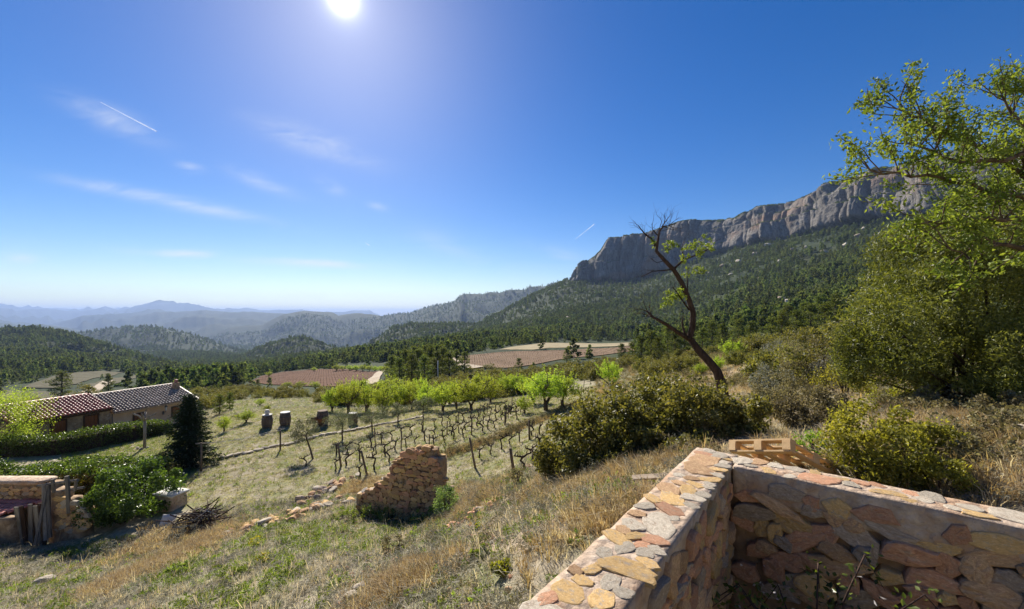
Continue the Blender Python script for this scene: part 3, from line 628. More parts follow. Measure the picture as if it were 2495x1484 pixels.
def fields():
    defs = [('ploughed_field', 'red_field', [(606,932),(636,917),(690,907),(770,901),(860,902),(926,906),(912,917),(898,935),(840,941),(700,941)], 4, .25),
            ('vineyard_field', 'vine_field', [(1112,870),(1180,863),(1300,856),(1440,850),(1545,845),(1545,856),(1470,866),(1400,872),(1330,884),(1230,898),(1150,896),(1115,884)], 3, .2),
            ('stubble_field', 'pale_field', [(1215,853),(1285,841),(1400,836),(1546,834),(1546,843),(1400,847),(1300,853)], 4, .2),
            ('terrace_field', 'grey_field', [(55,945),(150,912),(235,905),(300,908),(250,920),(140,947)], 6, .4),
            ('terrace_field', 'grey_field', [(205,940),(270,922),(330,914),(345,920),(300,932),(230,950)], 5, .4),
            ('terrace_field', 'grey_field', [(0,975),(0,950),(110,955),(190,962),(215,985),(60,990)], 4, .3)]
    for nme, mt, pts, st, dz in defs:
        poly = poly_hits(pts); FIELDS.setdefault(nme, []).append(poly); drape(nme, poly, mt, st, dz)
    def ribbon(name, pts, w, dz=.3, mat='track'):
        P = [hit(a, b, 20) if len(q) == 2 else gpt(a, q[2]) for q in pts for a, b in [q[:2]]]; L_ = []; R_ = []
        for i, p in enumerate(P):
            d = (P[min(i+1, len(P)-1)]-P[max(i-1, 0)]); d = Vector((-d.y, d.x, 0)).normalized()*w/2; L_.append(p+d); R_.append(p-d)
        poly = L_+R_[::-1]; FIELDS.setdefault(name, []).append(poly); drape(name, poly, mat, 2.0, dz)
    ribbon('dirt_track', [(900,941),(912,924),(922,912),(931,905)], 3.2, .45)
    ribbon('dirt_track', [(1165,898),(1110,886),(1088,874),(1108,868)], 4, .3)
    ribbon('dirt_track', [(215,962),(232,950),(250,940),(262,930)], 4, .5)
    ribbon('dirt_track', [(925,873),(955,866),(985,872)], 7, .5)
fields()
def field_vines():
    r = np.random.default_rng(5); pts = []
    mb = MB(); mb.tube([(0, 0, -.2), (0, 0, .55), (.1, .05, .8)], [.06, .05, .03], 4); mb.tube([(0, 0, .5), (-.35, 0, .75)], [.04, .02], 4); m = mb.mesh('vine_stub', 'vine_wood')
    for nme, ang, row, st in (('vineyard_field', R(62), 2.6, 1.3), ('ploughed_field', R(75), 2.7, 1.6)):
        for poly in FIELDS[nme]:
            xs = np.array([p[0] for p in poly]); ys = np.array([p[1] for p in poly]); c = np.array([xs.mean(), ys.mean()]); e = 140
            a, b = np.meshgrid(np.arange(-e, e, row), np.arange(-e, e, st)); a = a.ravel(); b = b.ravel()
            x = c[0]+a*math.sin(ang)+b*math.cos(ang); y = c[1]-a*math.cos(ang)+b*math.sin(ang); k = in_poly(x, y, poly); pts.append(np.stack([x[k], y[k], gz(x[k], y[k])+.1], 1))
    pts = np.concatenate(pts); scatter('vineyard_stubs', pts, [m], 'rows of small bare vines in the distant ploughed fields', 'vines', r, .45, .8)
field_vines()

# ================================================================ woods on the slopes
def far_tree(seed, pine=True):
    r = np.random.default_rng(seed); h = 6.0
    if pine:
        k = 11; C = []
        for j in range(k):
            t = 0.22+0.78*j/(k-1); a = j*2.4; rad = 1.55*(1-t)**.6*(.6+.5*r.random()); e = np.array([math.cos(a)*rad, math.sin(a)*rad, h*t]); C.append(e+unit(16, r)*np.array([.75, .75, .5])*(r.random(16)**.4)[:, None])
        return crown_mesh('far_pine', 'pine_far', np.concatenate(C), .95, r, aspect=.6, up=.25)
    C = clumps(170, 12, r, 2.0, 2.0, 1.6, .45, .4, -.4); C[:, 2] += 1.3
    return crown_mesh('far_oak', 'pine_far', C, .85, r, aspect=.7)
FAR = [far_tree(i, True) for i in range(4)]+[far_tree(10+i, False) for i in range(3)]
OPEN = [[(600,936),(636,915),(690,905),(770,899),(930,903),(914,920),(898,940),(700,945)], [(1085,880),(1112,866),(1215,850),(1285,838),(1400,833),(1550,831),(1550,860),(1470,870),(1400,876),(1330,888),(1230,900),(1115,892)], [(815,906),(945,906),(945,884),(815,884)], [(50,948),(150,910),(300,903),(345,918),(230,952)]]
def keeps_view(x, y, z, h, r, p=.95):
    """True for plants that do not stand in front of the open fields."""
    px = x/y*FPX+CX; k = np.zeros(x.shape, bool)
    for f in (0.0, .35, .7, 1.0):
        row = EYE-(z+h*f)/y*FPX
        for pg in OPEN: k |= in_poly(px, row, pg)
    return ~(k & (y < 330) & (r.random(len(x)) < p))
def woods():
    r = np.random.default_rng(77)
    def bare(x, y):
        k = np.zeros(x.shape, bool)
        for ps in FIELDS.values():
            for p in ps: k |= in_poly(x, y, p)
        return k
    # even in area near the viewpoint, thinner with distance
    out = []
    for y0, y1, n in ((88, 260, 10000), (260, 700, 50000), (700, 1400, 60000), (1400, 3300, 46000)):
        y = np.sqrt(y0**2+(y1**2-y0**2)*r.random(n)); x = (r.random(n)*2.9-1.45)*y; out.append(np.stack([x, y], 1))
    p = np.concatenate(out); x, y = p.T; u = x/y
    k = ~bare(x, y)
    k &= ~((u > U(1384)) & (y > np.interp(u, _cu, _cd)-3))                     # not on the rock face
    dens = 0.78+0.85*fbm(x/38, y/38, 4, 101)+.25*fbm(x/160, y/160, 2, 103)
    px = u*FPX+CX; dens = np.where((px < 420) & (y < 420), dens-0.42+0.3*sstep(250, 420, y), dens)
    dens = np.where((px > 1640) & (y > 150) & (y < 800), dens-0.22+.5*fbm(x/22, y/22, 2, 131), dens)
    dens = np.where((px > 560) & (px < 960) & (y < 230), dens-0.45, dens)
    dens = np.where((px > 1080) & (px < 1560) & (y < 110), 0, dens)
    # sight line over the small orchard and fields stays open
    k &= (r.random(len(x)) < dens); x, y = x[k], y[k]; z = gz(x, y); k = keeps_view(x, y, z, 4.5, r); x, y, z = x[k], y[k], z[k]
    d = y; s = np.where(y < 260, .8, np.where(y < 700, 1.0, np.where(y < 1400, 1.15, 2.0)))*(1+.45*fbm(x/30, y/30, 3, 107))
    P3 = np.stack([x, y, z-.3], 1)
    pine = r.random(len(x)) < (0.66+0.25*fbm(x/150, y/150, 2, 111)); idx = np.where(pine, r.integers(0, 4, len(x)), r.integers(4, 7, len(x)))
    for nm, a, b, lab in (('woodland', 0, 700, 'dark pine and oak wood covering the slope below the cliff'), ('far_woodland', 700, 4000, 'hazy far wood over the valley hills')):
        m = (y >= a) & (y < b); o = scatter(nm, P3[m], FAR, lab, 'woodland', r, .55, 1.25, idx[m])
        at_ = o.data.attributes['scl']; v = np.empty(m.sum()*3, np.float32); at_.data.foreach_get('vector', v); v = v.reshape(-1, 3)*s[m][:, None]; at_.data.foreach_set('vector', v.astype(np.float32).ravel())
    # bushes on ledges and along the rim
    V, veg, T = CLIFF_V; kk = np.argwhere((veg > .55) & (T > 0.0)); kk = kk[r.choice(len(kk), 5200, replace=False)]; Q = V[kk[:, 0], kk[:, 1]]
    scatter('cliff_scrub', Q, FAR[4:], 'dark bushes clinging to the ledges and rim of the cliff', 'bushes', r, .25, .75)
woods()
# ================================================================ middle distance
ALM = [almond_tree(200+i, 3.2, 1.6, 5600) for i in range(4)]
PIN = [pine_tree(300+i) for i in range(4)]
OAKS = [bush(330+i, 1.5, 1.5, 1.3, 2600, 'oak', .17, 30, .36, .45) for i in range(3)]
def by_px(px, base, top, k=1.0):
    p = hit(px, base, 6); return p, (base-top)/FPX*p.y*k
# the almond row behind the vineyard, and single almonds
alm = [(809,1003,938,'leftmost almond of the row, beside the barrels'),(849,1006,918,'second almond of the row, with forked dark trunk'),(893,1004,926,None),(934,1010,930,'almond of the row standing behind the small olive trees'),(968,1000,924,None),(1003,996,918,None),
       (1040,1000,926,None),(1079,1002,926,None),(1112,996,922,None),(1148,1000,908,'tall almond with a dark shadow under it at the head of the vine rows'),(1195,982,906,'almond between the shadowed tall one and the two smaller ones'),(1236,963,902,'small almond with bare stem, left of its twin'),(1263,962,906,'small almond with bare stem, next to the large bushy one'),
       (1330,1000,885,'largest bright green almond, many stems, between the vine rows'),(1278,1008,958,'low bright green almond shoot at the foot of the largest almond'),(1487,948,868,'lone bright almond uphill with thin stems and a round shadow'),
       (1300,985,905,'almond half hidden behind the largest bright one'),(1370,992,896,'almond touching the right side of the largest bright one')]
alm2 = [(828,990,928),(872,988,912),(955,986,908),(1022,986,910),(1095,984,916),(1172,972,902)]
for i, (px, b, t, lab) in enumerate(alm):
    p, h = by_px(px, b, t); s = h/3.2
    plant('almond_tree', ALM[i % 4], p, i*1.7, (s*(1.0+.3*((i*7) % 5)/5 if px != 1330 else 1.35), s*(1.0+.3*((i*7) % 5)/5 if px != 1330 else 1.35), s), lab or ORD[sum(1 for q in alm[:i] if q[0] < 1150)]+' almond tree from the left in the bright green row', 'tree', 'almond trees by the vineyard')
for i, (px, b, t) in enumerate(alm2):
    p, h = by_px(px, b, t); s = h/3.2; plant('almond_tree', ALM[(i*3+1) % 4], p, i*2.6, (s*(1.0+.25*(i % 3)), s*(1.0+.25*(i % 3)), s), ORD[i]+' almond from the left in the second line, half hidden behind the first', 'tree', 'almond trees by the vineyard')
orch = [(820,905,886),(836,904,888),(852,904,887),(868,905,887),(884,905,886),(900,906,888),(914,906,889),(928,907,889),(940,908,889),(765,906,893),(655,918,903)]
for i, (px, b, t) in enumerate(orch):
    p = hit(px, b, 60); p, h = p, (b-t)/FPX*p.y; s = h/3.2
    lab = ORD[i]+' small far almond from the left above the red ploughed field' if px < 945 and px > 800 else ('lone small far almond at the top edge of the red field' if px == 765 else 'lone pale far tree at the left end of the red field')
    plant('almond_tree', ALM[i % 4], p, i*2.1, (s*1.5, s*1.5, s), lab, 'tree', 'far orchard' if 800 < px < 945 else None)
bright = [(600,1030,995,1.3,'low spread-out bright green tree beside the fir, behind the lawn'),(546,1052,1008,.8,'small upright bright green tree right of the dark fir'),(634,990,968,1.2,'small bright tree left of the stone jar barrel'),(650,1003,985,1.0,'low bright bush right behind the barrel with the jar'),
          (700,946,928,1.3,'green bush under the red field, leftmost of three'),(733,946,926,1.3,'green bush under the red field, middle of three'),(768,948,926,1.3,'green bush under the red field, rightmost of three'),
          (1785,882,822,1.0,'large bright green tree on the slope right of the leaning tree'),(1708,916,880,1.0,'small bright green bush right behind the leaning trunk'),(1752,905,862,.8,'yellow-green bush between the leaning trunk and the bright tree')]
for i, (px, b, t, w, lab) in enumerate(bright):
    p, h = by_px(px, b, t); s = h/3.2; plant('green_tree', ALM[(i+1) % 4], p, i*1.1, (s*w*1.35, s*w*1.35, s), lab, 'tree')
# pines and oaks one can tell apart
pl = [(955,88,5.6),(972,80,5.2),(988,93,6.6),(1003,78,5.6),(1020,88,6.4),(1034,76,5.0),(1050,90,6.6),(1064,80,5.4),(1080,86,6.0),(1095,79,5.0),(1112,90,5.2),(1132,86,4.6),(1010,100,7.0),(1040,102,7.0),(1075,98,6.5)]
for i, (px, d, h) in enumerate(pl):
    plant('pine_tree', PIN[i % 4], gpt(px, d), i*1.3, (h/5*1.25, h/5*1.25, h/5), ORD[sorted(q[0] for q in pl).index(px)]+' dark pine from the left in the clump between the two far fields', 'tree', 'pine clump between the fields')
pr = [(1562,60,4.2),(1586,66,4.8),(1604,57,3.6),(1626,68,5.2),(1645,60,4.2),(1668,66,4.6),(1690,72,5.2),(1712,62,4.2),(1735,75,5.0),(1540,72,3.4),(1515,80,3.4),(1760,70,4.4),(1800,80,5.0),(1830,66,4.0)]
for i, (px, d, h) in enumerate(pr):
    plant('pine_tree', PIN[(i+1) % 4], gpt(px, d), i*2.3, (h/5*1.2, h/5*1.2, h/5), ORD[sorted(q[0] for q in pr).index(px)]+' bushy pine from the left in the group behind the leaning tree', 'tree', 'pines behind the leaning tree')
ps = [(1905,48,4.0),(1940,55,4.4),(1975,60,5.0),(2010,52,4.2),(2035,66,5.0),(1880,62,4.2),(1960,80,5.5),(1920,90,5.5),(1995,95,6)]
for i, (px, d, h) in enumerate(ps):
    plant('pine_tree', PIN[(i+2) % 4], gpt(px, d), i*2.9, (h/5*1.3, h/5*1.3, h/5), ORD[sorted(q[0] for q in ps).index(px)]+' olive-green pine from the left on the slope beside the huge shrub', 'tree', 'pines on the right slope')
single = [('pine_tree',1381,884,848,1.0,PIN[0],'lone dark pine standing at the edge of the far vineyard field'),('pine_tree',1264,905,873,1.1,PIN[1],'pale-topped pine below the far vineyard field'),('pine_tree',1300,905,884,1.2,PIN[2],'small pine right of the pale-topped pine'),
          ('oak_tree',1420,920,868,1.0,OAKS[0],'broad dark oak on the upper edge of the vineyard'),('juniper_bush',1617,913,879,.9,OAKS[1],'small dark round juniper on the dry slope'),('oak_bush',1193,898,884,1.6,OAKS[2],'dark round bush at the near edge of the far vineyard field'),
          ('oak_tree',1868,862,806,1.1,OAKS[0],'large dark round oak above the bright tree on the right slope'),('oak_bush',1880,885,862,1.1,OAKS[1],'low green bush below the dark round oak'),
          ('pine_tree',150,968,905,1.3,PIN[3],'dark bushy pine just behind the left roof'),('pine_tree',264,958,912,1.0,PIN[2],'slim pine behind the roof of the longer house'),('oak_tree',205,968,935,1.2,OAKS[1],'yellowish oak between the two pines behind the house'),
          ('pine_tree',535,1010,962,1.1,PIN[0],'dark conifer behind the fir, by the valley shrubs'),('pine_tree',628,950,925,1.1,PIN[1],'dark conifer at the lower left corner of the red field'),('pine_tree',560,1000,958,1.0,PIN[2],'dark slim conifer right of the fir')]
for i, (nm, px, b, t, w, m, lab) in enumerate(single):
    p = hit(px, b, 20); h = (b-t)/FPX*p.y; hh = 5.0 if 'pine' in nm else 2.35; s = h/hh; plant(nm, m, p, i*1.9, (s*w*1.15, s*w*1.15, s), lab, 'tree' if 'tree' in nm else 'bush')
def valley_shrubs():
    r = np.random.default_rng(91); pts = []
    for n, x0, x1, d0, d1 in ((260, 470, 800, 47, 120), (420, 780, 1320, 41, 80), (60, 1320, 1500, 44, 70), (170, 1100, 1560, 55, 98), (150, -100, 480, 48, 100), (120, 1560, 1900, 30, 75)):
        px = x0+(x1-x0)*r.random(n); d = d0+(d1-d0)*r.random(n); x = U(px)*d; k = ~((px > 560) & (px < 780) & (d > 38) & (d < 58)) & ~((px > 1690) & (px < 1830) & (d < 44))
        for ps in FIELDS.values():
            for pg in ps: k &= ~in_poly(x, d, pg)
        k &= ~((px < 480) & (d < 60) & (px > 40)); pts.append(np.stack([x[k], d[k], gz(x[k], d[k])], 1))
    pts = np.concatenate(pts); pts = pts[keeps_view(pts[:, 0], pts[:, 1], pts[:, 2], 1.2, r)]
    scatter('valley_scrub', pts, [b[1] for b in OAKS], 'low dark scrub filling the dip below the vineyard', 'scrub', r, .3, .75)
valley_shrubs()

# ---------------------------------------------------------------- vines, stakes, wires
def vine_mesh(seed):
    r = np.random.default_rng(seed); mb = MB(); h = .47+.12*r.random(); tw = lambda k: r.normal(size=3)*k
    top = np.array([0.05*r.normal(), 0.05*r.normal(), h]); mb.tube([(0, 0, -.15), tw(.04)+(0, 0, h*.4), tw(.05)+(0, 0, h*.72), top], [.052, .038, .036, .047], 7)
    for s in (-1, 1):
        n = r.integers(2, 4); P = [top-(0, 0, .03)]
        for i in range(n): P.append(P[-1]+np.array([s*(.09+.05*r.random()), .03*r.normal(), .05*r.random()+(.04 if i == 0 else 0)]))
        mb.tube(P, np.linspace(.037, .022, len(P)), 6)
        for q in P[1:]:
            mb.tube([q, q+(.02*r.normal(), .02*r.normal(), .06), q+(.03*r.normal(), .03*r.normal(), .11+.05*r.random())], [.022, .017, .009], 5)
    return mb.mesh('vine', 'vine_wood', True)
VINES = [vine_mesh(400+i) for i in range(6)]
rowsd = {
 'row nearest the stone edging': [(744.5,1136),(819,1108),(844,1104),(874,1100),(904,1089),(930,1080),(954,1071),(977,1066),(1000,1058),(1028,1049),(1059,1041),(1078,1037),(1095,1033),(1111,1031),(1128,1025),(1147,1019),(1166,1014),(1181,1010),(1195,1006),(1207,1003),(1218,1000),(1230,998)],
 'row starting at the leaning stake': [(817,1147),(845,1134),(877,1122),(909,1112),(938,1107),(963,1097),(988,1088),(1012,1083),(1035,1075),(1058,1070),(1079,1066),(1101,1061),(1117,1055),(1134,1047),(1150,1042),(1164,1039),(1178,1033),(1191,1029),(1207,1027),(1222,1023),(1234,1015),(1245,1010),(1258,1007),(1268,1005)],
 'row running towards the ruined wall': [(877,1163),(913,1145),(947,1125),(1056,1090),(1082,1079),(1105,1072),(1128,1066),(1150,1059),(1174,1052),(1188,1047),(1203,1043),(1231,1032),(1259,1023)],
 'row below the brown scrub strip': [(1169,1117),(1195,1107),(1221,1095),(1243,1086),(1266,1077),(1298,1063),(1315,1060),(1332,1056),(1350,1046),(1366,1041),(1385,1033),(1400,1026)],
 'row beside the dark oak bush': [(1272,1146),(1297,1126),(1317,1102)],
 'far rows above the dark bush': [(1444,1000),(1456,994),(1478,979),(1486,976),(1495,973),(1503,971),(1512,968)]}
VROW = R(52); k = 0
for lab, pts in rowsd.items():
    for j, (px, b) in enumerate(pts):
        p = hit(px, b, 8); o = link('grapevine', VINES[(k*5+j) % 6], None, p, (0, 0, VROW+0.25*math.sin(j*7.1+k)+(math.pi if j % 2 else 0)), .85+.3*((j*37+k*11) % 10)/10)
        tag(o, ORD[j]+' bare grapevine from the left in the '+lab, 'grapevine', 'grapevines in the '+lab)
    k += 1
solid_mat('stake_wood', (0.085, 0.062, 0.045), (0.22, 0.17, 0.125), 14, .95, .1, .01, 6, .25, (1, 1, .1))
stakes = [(831,1137,823,1079,'thick leaning stake at the near end of the third vine row'),(894,1158,880,1098,'thick leaning stake in front of the ruined wall, left of it'),(977,1094,979,1050,None),(1046,1090,1046,1058,None),(1089,1057,1090,1026,None),(1031,1055,1031,1008,None),(1116,1031,1117,1002,None),(915,1090,912,1042,None),
          (1158,1141,1144,1066,'tall stake with a long shadow right of the ruined wall'),(1252,1152,1243,1092,'stake standing alone before the dark oak bush'),(1290,1072,1289,1024,'stake at the lower end of the strip of brown scrub'),(1149,1060,1149,1030,None),(1230,1036,1230,1005,None),(1238,1016,1239,983,None),(1247,992,1248,966,None),(1187,1007,1187,982,None),
          (1428,994,1428,970,None),(1416,970,1416,940,None),(1422,945,1424,925,None),(1434,958,1434,942,None),(1459,952,1460,935,None),(1470,976,1471,959,None),(1582,922,1582,910,None),(1537,940,1537,930,None),(1170,1010,1170,985,None)]
for i, (px, b, tx, t, lab) in enumerate(stakes):
    p = hit(px, b, 8); q = at(tx, t, p.y+0.05*math.sin(i)); d = np.array(q-p); rr = .05 if lab else .032
    mb = MB(); mb.tube([d*-.06, d*.3, d*.65, d], [rr*1.1, rr, rr, rr*.95], 8); o = mb.build('vineyard_stake', 'stake_wood', None, True, loc=p)
    tag(o, lab or ORD[sorted(q[0] for q in stakes if not q[4]).index(px)]+' thin wooden stake from the left among the vine rows', 'stake', None if lab else 'thin vineyard stakes')
solid_mat('wire', (0.22, 0.21, 0.2), (0.3, 0.29, 0.27), 5, .5, .4, 0, 2, 0)
def wire(pts, lab, h=.62, r=.006):
    P = [hit(px, b, 8)+Vector((0, 0, h)) for px, b in pts]; mb = MB(); mb.tube([np.array(p) for p in P], r, 4); tag(mb.build('trellis_wire', 'wire'), lab, 'wire')
wire([(819,1108),(904,1089),(977,1066),(1059,1041),(1111,1031)], 'thin wire strung along the second vine row')
wire([(831,1138),(938,1107),(1012,1083),(1101,1061),(1164,1039)], 'thin wire strung along the third vine row')
# olive trees
def olive_tree(seed, h, w, lean=(0, 0), ball=.42, n=2300):
    r = np.random.default_rng(seed); mb = MB(); t = np.array([lean[0], lean[1], h*.55]); P = [(0, 0, -.15), t*.35+r.normal(size=3)*.03, t*.7, t]; mb.tube(P, [.06, .05, .045, .035], 7, cap=False)
    C = clumps(n, 34, r, w/2, w/2, h*ball*.62, .42, .3); C += np.array([lean[0]*1.15, lean[1]*1.15, h*.68])
    for i in range(7): e = C[r.integers(n)]; mb.tube([t*.95, (t+e)/2+(0, 0, .03), e], [.025, .015, .004], 4, cap=False)
    return mb.mesh('trunk', 'bark', True), crown_mesh('crown', 'olive', C, .085, r, aspect=.3)
for i, (px, b, t, w, lx, lab) in enumerate([(764,1119,1018,44,-.45,'small olive with a dense grey crown and leaning stem, by the stone edging'),(835,1072,1000,58,-.02,'small round olive behind the first leaning stake'),(907,1052,990,62,-.05,'broad grey olive between the edging and the almond row'),
                                   (970,1032,984,44,0,'thin grey olive before the middle of the almond row'),(1031,1018,972,42,0,'last small grey olive at the end of the stone edging'),(1240,1003,990,20,0,'tiny sapling among the vines below the small almonds')]):
    p, h = by_px(px, b, t); plant('olive_tree', olive_tree(500+i, h*1.05, 1.3*w/FPX*p.y, (lx, 0), .5, 3400), p, 0, 1, lab, 'tree')
# ---------------------------------------------------------------- stone edging of the lawn
solid_mat('pale_stone', (0.36, 0.30, 0.22), (0.58, 0.51, 0.40), 10, .9, .2, .02, 7, .2, None, (0.30, 0.22, 0.15), .75)
solid_mat('tan_stone', (0.36, 0.215, 0.11), (0.58, 0.39, 0.22), 9, .92, .15, .025, 7, .28, None, (0.36, 0.20, 0.12), .75)
solid_mat('pink_stone', (0.42, 0.20, 0.11), (0.62, 0.36, 0.22), 9, .92, .15, .025, 7, .25, None, (0.42, 0.30, 0.20), .75)
solid_mat('ochre_stone', (0.50, 0.31, 0.12), (0.68, 0.47, 0.22), 9, .92, .15, .025, 7, .22, None, (0.36, 0.30, 0.24), .75)
solid_mat('grey_stone', (0.30, 0.225, 0.16), (0.52, 0.42, 0.32), 9, .92, .15, .025, 7, .22, None, (0.34, 0.26, 0.18), .75)
def rock_mesh(seed, mat, flat=.7, sub=2):
    r = np.random.default_rng(seed); bm = bmesh.new(); bmesh.ops.create_icosphere(bm, subdivisions=sub, radius=.5)
    V = np.array([v.co[:] for v in bm.verts]); F = np.array([[v.index for v in f.verts] for f in bm.faces]); bm.free()
    for k in range(9):                                           # cut facets
        n = unit(1, r)[0]; dd = .30+.14*r.random(); s = V @ n; V = V-np.clip(s-dd, 0, None)[:, None]*n
    V *= np.array([1, .8, flat]); V += .03*np.stack([fbm(V[:, 0]*5+i*9, V[:, 1]*5+V[:, 2]*4, 2, seed+i) for i in range(3)], 1)
    return mesh_np('stone', V, F, mat)
ROCKS = {m: [rock_mesh(600+i*7+len(m), m) for i in range(5)] for m in ('pale_stone', 'tan_stone', 'pink_stone', 'ochre_stone', 'grey_stone')}
def rock_pile(name, spots, mats, lab, cat, loc):
    """A thing made of loose stones: one stone part for each spot (offset, size, turn)."""
    o = empty(name, loc); r = np.random.default_rng(len(spots))
    for i, (p, s) in enumerate(spots):
        m = mats[r.integers(len(mats))]; link('stone', ROCKS[m][r.integers(5)], o, Vector(p)-Vector(loc), (r.normal()*.25, r.normal()*.25, r.random()*6.28), s)
    return tag(o, lab, cat)
def edging():
    line = [(536,1119),(617,1103),(720,1079),(822,1057),(925,1036),(1029,1016)]; W_ = [hit(a, b, 10) for a, b in line]; spots = []; r = np.random.default_rng(3)
    L_ = [0]
    for a, b in zip(W_, W_[1:]): L_.append(L_[-1]+(b-a).length)
    s = 0
    while s < L_[-1]:
        w = .26+.2*r.random(); c = s+w/2; x = np.interp(c, L_, [p.x for p in W_]); y = np.interp(c, L_, [p.y for p in W_]); spots.append(((x+.03*r.normal(), y+.03*r.normal(), float(gz(x, y))+.07), (w*1.35, .42, .26))); s += w
    o = empty('stone_edging', W_[0]); ang = math.atan2(W_[-1].y-W_[0].y, W_[-1].x-W_[0].x)
    for p, sc in spots: link('stone', ROCKS['pale_stone'][r.integers(5)], o, Vector(p)-W_[0], (r.normal()*.06, r.normal()*.06, ang+r.normal()*.1), sc)
    tag(o, 'line of pale stones edging the rough lawn', 'stone edging')
edging()
# ---------------------------------------------------------------- washing-line posts and rope
for px, b, t, lab in ((490,1151,1079,'washing-line post with crossbar nearest the dark fir'),(683,1097,1044,'washing-line post with crossbar in the middle of the lawn')):
    p, h = by_px(px, b, t); o = empty('line_post', p); mb = MB(); mb.tube([(0, 0, -.15), (0, 0, h)], [.05, .045], 8); mb.build('post', 'stake_wood', o, True)
    mb = MB(); mb.tube([(-.22, -.1, h-.02), (.22, .12, h-.05)], .022, 6); mb.build('crossbar', 'grey_wood', o, True); tag(o, lab, 'post')
a, h1 = by_px(490, 1151, 1079); b_, h2 = by_px(683, 1097, 1044); A = np.array(a)+(0, 0, h1); B = np.array(b_)+(0, 0, h2)
solid_mat('rope', (0.55, 0.52, 0.45), (0.7, 0.67, 0.6), 30, .9, .1, 0, 3, 0)
for off, lab in ((.2, 'pale washing line sagging between the two posts, farther cord'), (-.2, 'pale washing line sagging between the two posts, nearer cord')):
    P = [A+(B-A)*t+np.array([off, off*.5, -.16*4*t*(1-t)-.04]) for t in np.linspace(0, 1, 14)]; mb = MB(); mb.tube(P, .011, 5); tag(mb.build('washing_line', 'rope'), lab, 'rope', None)
# ---------------------------------------------------------------- barrels
solid_mat('barrel_wood', (0.085, 0.06, 0.045), (0.24, 0.18, 0.135), 7, .85, .2, .01, 6, .2, (4, 4, .2))
solid_mat('hoop', (0.05, 0.047, 0.045), (0.12, 0.11, 0.10), 15, .6, .5, .003, 4, .1)
solid_mat('lid_stone', (0.50, 0.48, 0.44), (0.68, 0.65, 0.60), 8, .8, .2, .01, 4, .1)
def barrel(px, b, t, lab, lid=True, jar=False, tilt=0):
    p, h = by_px(px, b, t); h = min(max(h, .8), 1.1); o = empty('barrel', p); o.rotation_euler = (tilt, 0, .3*px)
    for i in range(14):                                          # staves
        a0, a1 = 2*np.pi*i/14+.02, 2*np.pi*(i+1)/14-.02; mb = MB(); V = []
        for z in np.linspace(0, 1, 7):
            rr = h*(.30+.085*math.sin(math.pi*z)); V += [(rr*math.cos(a), rr*math.sin(a), z*h-.03) for a in (a0, (a0+a1)/2, a1)]
        mb.add(V, [[k*3+j, k*3+j+1, k*3+j+4, k*3+j+3] for k in range(6) for j in (0, 1)]); mb.build('stave', 'barrel_wood', o, True)
    for z in (.1, .28, .72, .9):
        rr = h*(.306+.085*math.sin(math.pi*z)); mb = MB(); mb.lathe([(rr, z*h-.05), (rr+.008, z*h-.05), (rr+.008, z*h), (rr, z*h)], 20); mb.build('hoop', 'hoop', o, True)
    mb = MB(); mb.lathe([(.001, h*.97), (h*.30, h*.97), (h*.31, h*.985), (.001, h*.99)] if not lid else [(.001, h*.95), (h*.335, h*.955), (h*.335, h*1.0), (.001, h*1.0)], 20); mb.build('lid', 'lid_stone' if lid else 'barrel_wood', o)
    tag(o, lab, 'barrel')
    if jar:
        m2 = MB(); m2.lathe([(.001, 0), (.12, 0), (.16, .12), (.15, .22), (.10, .30), (.12, .33), (.09, .33), (.001, .30)], 16); tag(m2.build('stone_jar', 'lid_stone', None, True, loc=p+Vector((0, 0, h))), 'small pale jar standing on the leftmost barrel', 'jar')
barrel(651, 1042, 1010, 'dark old barrel with a small jar on it, leftmost on the lawn', True, True)
barrel(695, 1037, 1004, 'dark old barrel with a pale lid, second on the lawn')
barrel(786, 1036, 1000, 'dark old barrel without a pale lid, by the rusty cart', False)
barrel(860, 1036, 1006, 'dark barrel with a pale lid half hidden by olive leaves')
solid_mat('rust', (0.11, 0.045, 0.025), (0.22, 0.10, 0.05), 12, .8, .3, .005, 5, .1)
def cart():
    p = hit(776, 1041, 10); o = empty('garden_cart', p, .5); mb = MB()
    mb.add([(-.35,-.25,.35),(.35,-.25,.35),(.35,.25,.35),(-.35,.25,.35),(-.5,-.35,.65),(.55,-.35,.65),(.55,.35,.65),(-.5,.35,.65)], [[0,1,2,3],[0,1,5,4],[1,2,6,5],[2,3,7,6],[3,0,4,7]]); mb.build('tray', 'rust', o)
    for s in (-1, 1):
        mb = MB(); mb.tube([(.55, s*.2, .4), (-.9, s*.28, .5)], .02, 6); mb.build('handle', 'rust', o); mb = MB(); mb.tube([(-.25, s*.24, .38), (-.35, s*.26, 0)], .02, 6); mb.build('leg', 'rust', o)
    mb = MB(); mb.tube([(.62+.17*math.cos(a), 0, .18+.17*math.sin(a)) for a in np.linspace(0, 6.283, 16)], .03, 6); mb.build('wheel', 'hoop', o); tag(o, 'rusty wheelbarrow tipped beside the dark barrel', 'wheelbarrow')
cart()
# ---------------------------------------------------------------- utility pole
p = gpt(1067, 72); h = 3.9; o = empty('utility_pole', p); mb = MB(); mb.tube([(0, 0, -.3), (0, 0, h)], [.10, .08], 8); mb.build('pole', 'lid_stone', o, True); mb = MB(); mb.tube([(-.35, 0, h-.35), (.35, 0, h-.35)], .035, 6); mb.build('crossarm', 'hoop', o)
tag(o, 'pale concrete utility pole before the dark pine clump', 'utility pole')
